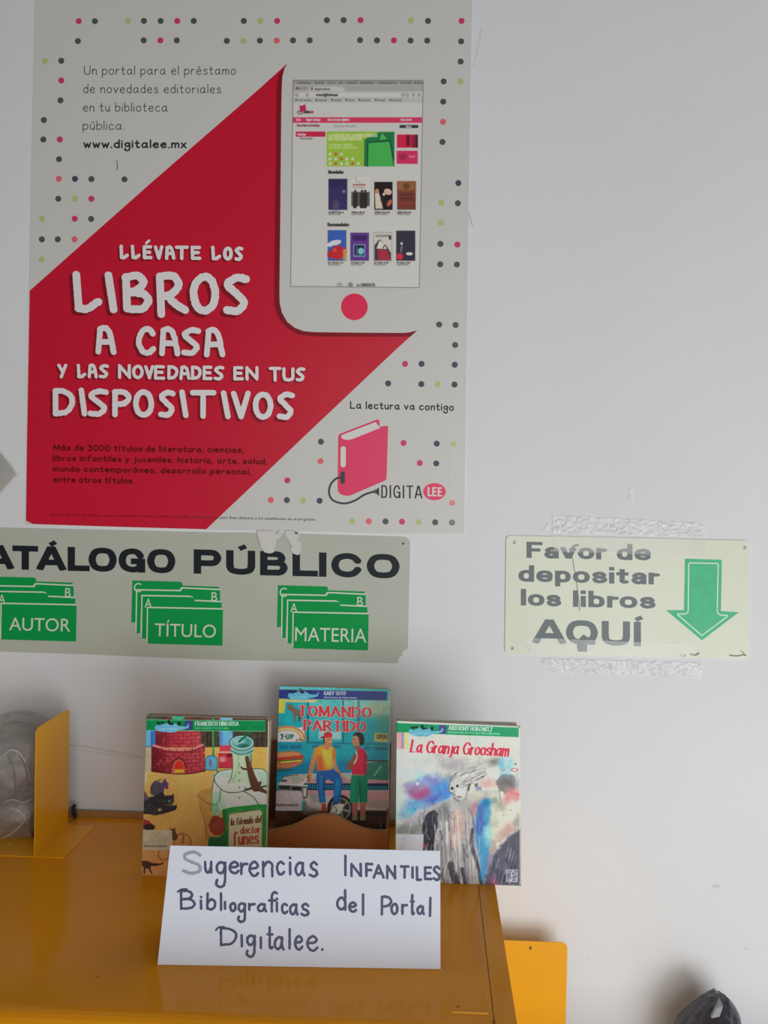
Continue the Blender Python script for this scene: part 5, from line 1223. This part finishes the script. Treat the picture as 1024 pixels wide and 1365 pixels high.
c.caps(run_text('HOT DOGS', 106, 270, 556, 24, 3), (24, 70, 110), .85); c.caps(run_text('HAMBURGERS', 352, 566, 556, 24, 3), (24, 70, 110), .85); c.caps(run_text('HOT TAMALES', 742, 945, 566, 22, 2.6), (24, 70, 110), .85)
c.poly([(822, 438), (922, 442), (922, 508), (820, 502)], (184, 176, 104)); c.caps(run_text('OPEN', 834, 916, 482, 30, 3.4), (76, 66, 40))
# hot dog
c.poly([(80, 590), (110, 578), (230, 576), (262, 588), (284, 630), (270, 672), (200, 700), (100, 716), (80, 716)], (160, 96, 60)); c.poly([(84, 596), (110, 584), (220, 582), (252, 592), (262, 612), (84, 622)], (190, 128, 84)); c.line([(84, 640), (180, 628), (274, 618)], 11, (176, 52, 40)); c.line([(90, 652), (180, 644), (272, 634)], 4, (40, 110, 60)); c.line([(110, 662), (200, 654), (262, 648)], 5, (222, 186, 60)); c.line([(90, 690), (200, 684), (260, 664)], 8, (176, 108, 72)); c.ell(140, 718, 70, 12, (40, 70, 70), .6, soft=8)
# car
c.poly([(92, 870), (98, 820), (130, 776), (200, 752), (380, 746), (640, 740), (680, 700), (740, 650), (960, 640), (960, 1080), (300, 1080), (300, 960), (92, 950)], (176, 166, 160))
c.poly([(740, 700), (770, 662), (960, 650), (960, 800), (760, 790)], (40, 112, 92)); c.line([(820, 760), (870, 690)], 5, (140, 180, 160), .8); c.line([(760, 650), (960, 650)], 5, (30, 50, 56)); c.poly([(180, 760), (400, 750), (640, 742), (640, 790), (400, 800), (200, 810)], (150, 160, 150), .8, 10)
c.poly([(260, 786), (620, 790), (960, 800), (960, 822), (600, 818), (280, 816)], (176, 128, 136)); c.rect(284, 820, 960, 872, (14, 40, 66))
for i in range(40): x = 296+i*17; c.poly([(x, 826+i*.4), (x+8, 826+i*.4), (x+8, 860+i*.4), (x, 860+i*.4)], (40, 150, 170), .95)
c.poly([(284, 872), (960, 880), (960, 960), (640, 930), (300, 912)], (184, 132, 140), .9, 6); c.poly([(320, 892), (420, 900), (430, 980), (360, 960), (326, 920)], (150, 140, 140), .9); c.poly([(640, 930), (960, 950), (960, 1020), (660, 1000)], (150, 130, 124), .8, 14)
c.poly([(92, 832), (160, 828), (310, 840), (318, 880), (310, 930), (280, 940), (268, 880), (92, 872)], (96, 96, 96)); c.rect(100, 838, 180, 866, (44, 44, 48)); c.rect(196, 846, 266, 872, (34, 34, 38)); c.line([(96, 826), (310, 838)], 5, (206, 200, 194)); c.poly([(280, 856), (306, 858), (300, 920), (284, 920)], (196, 192, 186)); c.line([(100, 800), (140, 770), (240, 756)], 3, (90, 84, 84)); c.line([(120, 800), (150, 800)], 8, (60, 70, 80)); c.poly([(240, 840), (300, 782), (320, 786), (268, 844)], (206, 200, 196)); 
c.rect(50, 1030, 960, 1260, (70, 46, 30)); c.mix((c.Y > 1030)*np.clip(c.noise(60, 2)*.8+.2, 0, .8), (44, 28, 22)); c.poly([(280, 930), (330, 1000), (470, 1040), (460, 1080), (280, 1060)], (110, 92, 84), .7, 20); c.poly([(640, 1020), (960, 1030), (960, 1070), (640, 1070)], (34, 26, 24), .8, 16)
c.ell(560, 1015, 98, 108, (44, 36, 38)); c.ell(564, 1015, 78, 86, (120, 116, 112)); c.ell(564, 1015, 66, 74, (56, 52, 54)); 
for a in range(0, 360, 60): c.line([(564, 1015), (564+62*math.cos(math.radians(a+15)), 1015+68*math.sin(math.radians(a+15)))], 8, (136, 132, 126))
c.ell(564, 1015, 18, 20, (150, 146, 140))
# boy on the bonnet
SK = (178, 120, 84); SK2 = (130, 80, 58)
c.poly([(350, 600), (384, 606), (372, 680), (350, 740), (338, 790), (318, 800), (306, 780), (320, 740), (332, 670)], SK); c.line([(318, 770), (322, 800)], 11, SK2, .8); c.poly([(500, 620), (524, 620), (536, 690), (570, 750), (600, 790), (592, 810), (570, 800), (530, 740), (506, 690)], SK)
c.poly([(364, 620), (356, 590), (366, 556), (404, 534), (440, 528), (490, 532), (520, 556), (528, 600), (524, 636), (502, 640), (500, 712), (470, 724), (388, 722), (382, 640)], (222, 136, 46)); c.poly([(420, 560), (500, 548), (502, 700), (470, 700), (430, 640)], (226, 182, 64), .85, 30); c.poly([(384, 620), (420, 600), (440, 720), (386, 722)], (206, 72, 46), .8, 30); c.poly([(500, 560), (526, 570), (526, 630), (504, 640)], (206, 90, 44), .7, 8)
c.poly([(436, 520), (486, 520), (484, 552), (460, 572), (440, 552)], SK); c.ell(468, 492, 34, 44, SK); c.ell(488, 500, 14, 26, (196, 140, 100), .8, soft=6); c.poly([(430, 470), (440, 470), (446, 520), (434, 508)], (40, 28, 28)); c.ell(474, 488, 4, 3, (40, 26, 24)); c.ell(492, 488, 3, 3, (40, 26, 24)); c.line([(476, 518), (490, 518)], 2, (120, 50, 44))
c.poly([(410, 470), (434, 462), (440, 440), (464, 430), (490, 434), (502, 452), (500, 470), (440, 474)], (186, 30, 56)); c.poly([(408, 472), (436, 462), (440, 474), (414, 478)], (120, 16, 40))
c.poly([(384, 740), (440, 722), (500, 716), (550, 740), (580, 800), (572, 880), (552, 968), (508, 966), (512, 880), (510, 812), (470, 790), (440, 800), (444, 880), (452, 964), (404, 966), (392, 880), (378, 800)], (34, 84, 150)); c.poly([(400, 760), (430, 760), (424, 880), (440, 960), (420, 960), (404, 870)], (24, 116, 170), .8, 12); c.poly([(530, 780), (562, 800), (548, 900), (530, 960), (520, 900)], (24, 124, 176), .8, 12); c.line([(444, 790), (440, 870)], 6, (20, 40, 90), .7)
c.poly([(420, 970), (450, 970), (458, 1020), (446, 1036), (420, 1030)], (176, 66, 46)); c.poly([(520, 980), (584, 974), (590, 990), (556, 1056), (520, 1060), (474, 1050)], (196, 190, 178)); c.line([(520, 1000), (534, 1020), (528, 1040)], 3, (60, 50, 50))
# boy standing
c.poly([(664, 600), (640, 640), (616, 676), (606, 706), (620, 724), (644, 714), (690, 660), (694, 590)], SK2); c.line([(682, 580), (690, 620), (668, 670)], 5, (214, 200, 190))
c.poly([(690, 556), (720, 552), (750, 570), (764, 610), (764, 700), (756, 756), (650, 754), (652, 690), (684, 660), (694, 610), (688, 580)], (190, 28, 58)); c.poly([(740, 580), (764, 610), (760, 750), (736, 750)], (130, 16, 46), .6, 14)
c.poly([(664, 520), (700, 520), (716, 548), (696, 560), (670, 560)], SK2); c.ell(682, 498, 28, 42, SK); c.poly([(656, 460), (672, 436), (710, 432), (738, 452), (746, 490), (740, 526), (716, 534), (706, 510), (700, 470), (680, 456), (662, 462)], (36, 26, 30)); c.poly([(656, 486), (650, 506), (660, 510)], SK); c.line([(664, 488), (674, 490)], 2.5, (40, 26, 24))
c.poly([(646, 758), (760, 758), (770, 800), (766, 966), (716, 966), (710, 860), (700, 966), (634, 966), (638, 840)], (14, 116, 84)); c.poly([(640, 860), (670, 780), (680, 960), (640, 960)], (20, 146, 104), .6, 20); c.line([(710, 800), (712, 960)], 4, (8, 66, 56))
for x in (672, 732): c.poly([(x-24, 968), (x+24, 968), (x+18, 1070), (x-18, 1070)], (150, 84, 70)); c.poly([(x-20, 1064), (x+20, 1064), (x+18, 1104), (x-20, 1112)], (110, 104, 80)); c.poly([(x-22, 1104), (x+20, 1100), (x+22, 1124), (x-26, 1128)], (40, 34, 36))
c.poly(round_rect([(60, 878), (272, 882), (270, 1030), (60, 1026)], 8), (176, 168, 172)); c.caps(run_text('BIBLIOTECA VASCONCELOS', 72, 240, 992, 13, 2.0), (76, 66, 70), .9); c.ell(84, 918, 2.5, 2.5, (90, 80, 80))
c.poly([(830, 1122), (905, 1122), (905, 1170), (830, 1170)], (96, 84, 80)); c.rect(834, 1126, 901, 1166, (46, 36, 34)); c.line([(868, 1130), (868, 1164)], 4, (110, 100, 96)); c.line([(850, 1140), (888, 1140)], 2.5, (110, 100, 96))
# band, sticker and titles
c.rect(50, 70, 960, 104, (84, 168, 176)); banner(c, 96, 108, 916, 178, (34, 50, 116), (0, 1), 14); dragon(c, 158, 150, .98, (84, 160, 186))
for x, y in ((240, 118), (256, 116), (290, 124)): c.ell(x, y, 4, 3, (200, 200, 206))
c.poly([(92, 180), (146, 182), (136, 290), (90, 286)], (196, 180, 46)); c.poly([(92, 180), (112, 180), (106, 288), (90, 286)], (222, 206, 84)); c.poly([(136, 184), (148, 184), (138, 290), (130, 290)], (176, 170, 120)); c.rect(50, 288, 112, 360, (60, 150, 180), .5, 8); c.rect(50, 100, 98, 178, (50, 60, 110), .6, 6)
c.caps(run_text('GARY SOTO', 436, 604, 150, 26, 2.6, thin=.6, serif=1.2, gap=.26), (206, 208, 206)); c.caps(run_text('ilustraciones de Felipe Ugalde', 436, 686, 172, 10, 1.7, italic=.2, gap=.3, tilt=.02), (176, 182, 190))
t1 = run_text('TOMANDO', 240, 800, 304, 68, 8.8, thin=.30, serif=1.5, gap=.27, tilt=.025); t2 = run_text('PARTIDO', 282, 758, 412, 68, 8.8, thin=.30, serif=1.5, gap=.27, tilt=.03)
c.caps(t1+t2, (206, 190, 184), grow=4); c.caps(t1+t2, (186, 44, 56), grow=1)
c.poly([(936, 100), (960, 100), (960, 1240), (922, 1240)], (196, 196, 178), .9); c.line([(926, 110), (946, 122), (940, 300)], 3, (40, 150, 156))
cvM = c

# right book: watercolour ghost
c = Canvas(50, 90, 930, 1260, 2.55, (192, 195, 182))
c.mix(np.clip(c.noise(160, 3)*.8+.1, 0, .5), (176, 196, 186)); c.mix(np.clip(c.noise(110, 8)*.8, 0, .4), (204, 198, 170))
def wc(*a, **k): c.ell(*a, **{**dict(warp=26, cell=45, soft=44), **k})
c.grad((172, 196, 184), (360-c.X)/400*.7*(c.Y > 350)*(c.Y < 800))
wc(420, 390, 160, 46, (158, 152, 154), .75, ang=6, seed=3); wc(230, 370, 130, 60, (186, 192, 186), .7, seed=4); wc(470, 420, 80, 40, (140, 136, 142), .6, seed=5); wc(330, 250, 160, 40, (186, 188, 176), .5, seed=6); wc(640, 390, 30, 26, (150, 150, 150), .6, seed=7); wc(590, 400, 40, 30, (160, 162, 160), .6, seed=9)
wc(735, 388, 34, 22, (90, 88, 90), .9, ang=-15, warp=10); wc(440, 500, 46, 30, (116, 116, 128), .8, warp=12); wc(240, 470, 110, 36, (170, 206, 204), .8, seed=11)
wc(300, 560, 150, 70, (110, 160, 200), .85, seed=12); wc(370, 590, 110, 60, (60, 130, 190), .8, seed=13, ang=-20); wc(250, 660, 160, 60, (84, 132, 188), .85, ang=-28, seed=14); wc(200, 580, 90, 60, (140, 120, 158), .8, seed=15); wc(245, 605, 64, 34, (152, 66, 112), .85, seed=16); wc(320, 510, 60, 34, (108, 100, 160), .7, seed=17); wc(190, 740, 80, 40, (70, 168, 188), .85, ang=-32, seed=18); wc(330, 640, 70, 20, (60, 70, 150), .7, ang=-30, seed=19); wc(415, 600, 40, 50, (70, 120, 180), .8, seed=20); c.ell(213, 536, 10, 12, (214, 214, 210), .9, warp=4)
# robe
c.poly([(60, 870), (110, 790), (240, 720), (400, 650), (470, 620), (620, 590), (760, 590), (760, 900), (700, 1240), (60, 1240)], (150, 151, 152), .92, 14, warp=20, cell=50)
wc(200, 750, 100, 26, (178, 162, 168), .8, ang=-28, seed=22); wc(150, 850, 110, 40, (110, 118, 112), .8, seed=23, ang=-10)
c.poly([(246, 830), (258, 770), (290, 728), (330, 716), (362, 740), (352, 800), (330, 900), (322, 1010), (250, 1010)], (44, 44, 52), .96, 6, warp=10); wc(394, 740, 30, 50, (90, 88, 92), .7, seed=24)
wc(486, 830, 60, 120, (196, 166, 152), .85, seed=25); wc(460, 900, 26, 80, (176, 132, 124), .5, seed=26)
st_ = np.clip(vnoise(c.X.shape, 7, 77, 2), -1, 1); st_ = vnoise((1, c.nx), 5, 78, 3)[0][None, :]*np.ones((c.ny, 1))
xs2 = c.X + (c.Y-700)*-.06; 
stre = np.interp(xs2.ravel(), np.arange(0, 1100, 6), np.random.RandomState(4).rand(184)).reshape(c.X.shape)
rm = np.clip((c.Y-680)/120, 0, 1)*np.clip((c.X-320)/40, 0, 1)*np.clip((640-c.X)/50, 0, 1)
c.mix(rm*np.clip(stre-.45, 0, 1)*1.1, (100, 100, 108)); c.mix(rm*np.clip(.4-stre, 0, 1)*1.3, (214, 212, 204))
for P_, r_ in ((((590, 850), (586, 960), (620, 1080), (650, 1220)), 12), (((440, 1090), (460, 1160), (490, 1240)), 24), (((370, 860), (380, 900), (372, 930)), 6), (((520, 1120), (545, 1240)), 14)): c.line(list(P_), r_, (56, 58, 70), .9, soft=8)
for P_ in (((560, 700), (590, 760), (600, 850)), ((420, 720), (430, 860)), ((520, 950), (540, 1100), (560, 1200))): c.line(list(P_), 4, (84, 84, 92), .7, soft=5)
wc(600, 700, 24, 60, (164, 84, 96), .7, ang=12, seed=28)
# blue sleeve
c.poly([(640, 660), (670, 644), (726, 644), (724, 700), (706, 780), (714, 900), (700, 1020), (690, 1120), (664, 1200), (640, 1100), (622, 960), (606, 860), (612, 760)], (66, 140, 178), .95, 10, warp=12); wc(640, 800, 26, 110, (66, 84, 156), .85, ang=6, seed=30); wc(700, 880, 22, 60, (150, 200, 192), .8, seed=31); wc(690, 660, 34, 14, (26, 110, 150), .9, seed=32); wc(665, 1060, 20, 90, (60, 124, 170), .8, seed=33)
rs_ = random.Random(11)
for k_ in range(190):
    x = rs_.uniform(150, 640); t_ = max(0, (x-360)/280) if x > 360 else (360-x)/210
    y = 660+t_*120+rs_.uniform(0, 480); L_n = rs_.uniform(40, 150); g_ = rs_.choice([(214, 212, 206), (196, 196, 196), (120, 120, 126), (84, 86, 94), (150, 150, 152), (60, 62, 72)])
    if y+L_n > 1250: continue
    c.line([(x, y), (x+rs_.uniform(-14, 10), y+L_n*.5), (x+rs_.uniform(-10, 22), y+L_n)], rs_.uniform(1.5, 5), g_, rs_.uniform(.25, .6), soft=4)
# head with skull-like face
c.poly([(428, 560), (440, 510), (480, 460), (540, 420), (620, 410), (680, 430), (690, 470), (640, 490), (620, 530), (560, 560), (550, 620), (520, 650), (470, 640), (456, 600), (430, 592)], (178, 178, 174), .95, 5, warp=8); 
for P_ in (((448, 520), (500, 450), (600, 420)), ((500, 500), (560, 440), (650, 430)), ((520, 540), (590, 470), (680, 470)), ((560, 560), (600, 520), (660, 490))): c.line(list(P_), 7, (130, 130, 130), .5, soft=14)
for k_ in range(46):
    x = rs_.uniform(470, 640); y = 560-(x-450)*.55+rs_.uniform(-50, 46); g_ = rs_.choice([(208, 208, 202), (216, 214, 206), (110, 110, 112), (84, 84, 88), (150, 150, 150), (190, 190, 186)])
    c.line([(x, y), (x+28, y-rs_.uniform(8, 22)), (x+rs_.uniform(50, 80), y-rs_.uniform(20, 40))], rs_.uniform(1.5, 5), g_, rs_.uniform(.3, .7), soft=6)
c.line([(428, 560), (440, 510), (480, 460)], 3, (80, 80, 82), .8); c.line([(428, 562), (434, 592), (456, 604), (466, 640), (500, 656)], 3, (70, 70, 74), .8); c.ell(500, 600, 30, 26, (204, 202, 196), .8, soft=14); c.ell(470, 612, 5, 7, (90, 86, 86), .8); c.ell(450, 568, 10, 11, (46, 46, 50), soft=4); c.ell(486, 552, 10, 10, (56, 56, 60), soft=4); c.ell(464, 592, 4, 4, (80, 70, 70)); c.line([(470, 634), (490, 622), (512, 628)], 2.5, (60, 56, 60)); c.line([(484, 642), (510, 622)], 2, (60, 56, 60)); c.line([(560, 545), (552, 600), (540, 640)], 5, (110, 110, 112), .7, soft=5); c.line([(570, 540), (562, 580)], 6, (60, 60, 64), .8); c.poly([(600, 540), (628, 530), (626, 556), (606, 560)], (80, 96, 100)); c.poly([(610, 562), (650, 556), (654, 582), (616, 588)], (84, 110, 164), .9, warp=3); c.line([(650, 490), (664, 486)], 4, (60, 60, 60)); wc(600, 620, 60, 40, (186, 184, 170), .8, seed=41)
# right side figures
wc(700, 535, 60, 30, (206, 140, 138), .85, seed=42); wc(730, 610, 70, 30, (196, 194, 176), .8, seed=43)
c.poly([(752, 520), (780, 480), (830, 470), (876, 490), (900, 540), (870, 600), (800, 604), (760, 570)], (110, 104, 104), .92, 10, warp=14); wc(820, 520, 40, 30, (84, 80, 82), .8, seed=44); wc(900, 520, 30, 50, (150, 158, 160), .8, seed=45)
c.line([(770, 570), (780, 640), (812, 700)], 4, (110, 108, 104), .8); c.line([(840, 600), (810, 690)], 4, (120, 116, 110), .8); c.ell(790, 606, 14, 18, (208, 204, 188))
wc(868, 630, 60, 60, (198, 118, 120), .85, seed=46); c.line([(850, 600), (915, 612)], 3, (176, 70, 84), .7); wc(792, 412, 16, 44, (70, 156, 188), .9, warp=8); wc(838, 424, 16, 40, (92, 170, 194), .9, warp=8, ang=8); c.ring(876, 442, 22, 10, 2.5, (176, 80, 96), .9); c.ell(882, 402, 7, 7, (140, 80, 90)); c.line([(796, 446), (812, 440)], 3, (176, 80, 96)); 
c.poly([(720, 660), (780, 650), (830, 690), (920, 640), (925, 760), (860, 800), (800, 900), (740, 960), (716, 850)], (198, 196, 172), .8, 20, warp=20); wc(780, 680, 60, 30, (132, 136, 120), .7, seed=50, ang=30); wc(880, 720, 60, 60, (206, 196, 178), .8, seed=51); wc(820, 870, 30, 110, (164, 122, 118), .8, ang=42, seed=52); wc(740, 800, 26, 60, (156, 164, 148), .6, seed=53)
c.poly([(925, 830), (860, 880), (800, 950), (740, 1020), (700, 1110), (670, 1240), (930, 1240)], (70, 70, 84), .97, 16, warp=18); c.mix(((c.X+c.Y*.5) > 1240)*(c.Y > 860)*np.clip(.42-stre, 0, 1)*.9, (118, 112, 124)); wc(900, 800, 26, 50, (130, 136, 134), .7, seed=55); wc(735, 1200, 16, 30, (170, 60, 100), .8, seed=56, warp=8); wc(700, 1090, 24, 60, (90, 84, 120), .6, seed=57)
c.caps([(800, 748, 802, 750, 4), (850, 716, 856, 716, 3)], (110, 108, 96)); c.line([(186, 700), (200, 712), (190, 716)], 2, (60, 90, 140))
# band, title, stickers, press emblem
c.poly([(50, 90), (930, 90), (930, 160), (905, 150), (50, 118)], (206, 204, 188)); banner(c, 60, 122, 905, 186, (0, 132, 84), (358, 410), 32); dragon(c, 150, 178, .92, (92, 160, 178)); c.poly([(358, 136), (410, 138), (410, 190), (358, 188)], (66, 70, 122)); c.line([(350, 184), (374, 180), (384, 162)], 5, (120, 170, 190))
c.caps(run_text('ANTHONY HOROWITZ', 424, 726, 168, 27, 2.5, thin=.6, serif=1.2, gap=.26, tilt=.04), (216, 216, 206)); c.caps(run_text('ilustraciones de Francisco Nava Bouchain', 420, 774, 188, 10, 1.7, italic=.2, gap=.3, tilt=.035), (150, 196, 170))
tt_ = run_text('La Granja Groosham', 160, 836, 318, 78, 6.5, thin=.30, serif=1.1, italic=.18, gap=.16, tilt=.043); c.caps(tt_, (214, 206, 196), grow=4); c.caps(tt_, (184, 40, 62), grow=.8)
c.poly([(50, 184), (110, 186), (104, 300), (50, 298)], (206, 150, 146)); c.rect(104, 186, 122, 300, (140, 130, 176)); c.rect(122, 186, 148, 300, (196, 202, 120)); c.rect(50, 298, 152, 306, (196, 190, 180), .7)
c.rect(50, 118, 84, 186, (20, 116, 84), .8, 4)
c.poly([(50, 878), (252, 884), (250, 992), (50, 992)], (176, 178, 190)); c.poly([(50, 878), (96, 880), (96, 992), (50, 992)], (196, 200, 206), .8, 8); c.poly([(252, 930), (268, 950), (262, 972), (252, 968)], (160, 50, 70))
c.rect(820, 1122, 896, 1206, (170, 172, 184)); c.rect(825, 1127, 891, 1201, (76, 78, 94)); c.line([(872, 1134), (856, 1140), (858, 1190), (846, 1196)], 4, (180, 182, 192)); c.line([(838, 1164), (880, 1164)], 3, (170, 172, 184))
for k_ in range(50):
    x = rs_.uniform(720, 915); y = rs_.uniform(900+(915-x)*.9, 1180); g_ = rs_.choice([(40, 40, 54), (110, 108, 122), (90, 90, 106), (140, 136, 144), (52, 50, 66)])
    c.line([(x, y), (x-14, y+60)], rs_.uniform(2, 7), g_, rs_.uniform(.3, .6), soft=6)
c.rect(820, 1122, 896, 1206, (170, 172, 184)); c.rect(825, 1127, 891, 1201, (76, 78, 94)); c.line([(872, 1134), (856, 1140), (858, 1190), (846, 1196)], 4, (180, 182, 192)); c.line([(838, 1164), (880, 1164)], 3, (170, 172, 184))
for x, y in ((838, 1140), (878, 1148), (840, 1186), (880, 1186)): c.ring(x, y, 8, 8, 2.5, (160, 162, 176))
c.poly([(905, 120), (930, 130), (930, 1240), (910, 1240)], (190, 190, 180), .55, 8)
cvR = c

# ---- place the three books
def zmap(x0, y0, s): return lambda x, y: (x0+x/s, y0+y/s)
zL, zM, zR = zmap(180, 940, 5.389), zmap(355, 900, 5.689), zmap(515, 940, 5.12)
for q_c, sd in ((cvL, 61), (cvM, 62), (cvR, 63)):
    q_c.a *= (1+.07*q_c.noise(14, sd)[..., None]+.05*q_c.noise(60, sd+9)[..., None])
def mount(root, M, cz, zf, cvs, thick, spine, nu, nv, back=(120, 110, 96), corner=24):
    px4 = [zf(*p) for p in cz]
    W_, H_ = book(root, M, px4, thick, spine, back_col=back)
    picture('front_cover', M, cvs, cz, zf, nu, nv, 0.0002, m_cov, root, corner=corner, thick=.0012)
def upright(bl, br):
    a, b = T(*bl), T(*br); d = (b-a).normalized(); n = Vector((d.y, -d.x, 0))
    if n.y > 0: n = -n
    return plane_map(a, n), a
ML, aL = upright(zL(48, 1222), (355.6, 1172.6))
bL = thing('book', aL, 'ochre laboratory book with brick furnace and flask, standing leftmost of three', 'book', 'books stood up behind the white card')
mount(bL, ML, [(84, 78), (962, 98), (945, 1252), (48, 1222)], zL, cvL, .013, (80, 130, 120), 330, 420)
MR, aR = upright((527.2, 1174.6), (694.6, 1181.0))
bR = thing('book', aR, 'pale watercolour ghost book overhanging the right edge of the cabinet', 'book', 'books stood up behind the white card')
mount(bR, MR, [(72, 108), (914, 146), (920, 1234), (62, 1200)], zR, cvR, .012, (20, 70, 54), 330, 425, (150, 150, 138))
zb = DESKZ+.0145
pb = at_depth(440, 1110, -.086); 
nM = Vector((0, -math.cos(math.radians(7)), math.sin(math.radians(7))))
MM_ = plane_map((pb.x, -.086, zb), nM)
bM = thing('book', MM_(440, 1110), 'turquoise book with two boys and a car, highest of the three', 'book', 'books stood up behind the white card')
mount(bM, MM_, [(100, 84), (940, 108), (926, 1215), (66, 1192)], zM, cvM, .012, (40, 60, 110), 330, 440, (150, 140, 110))
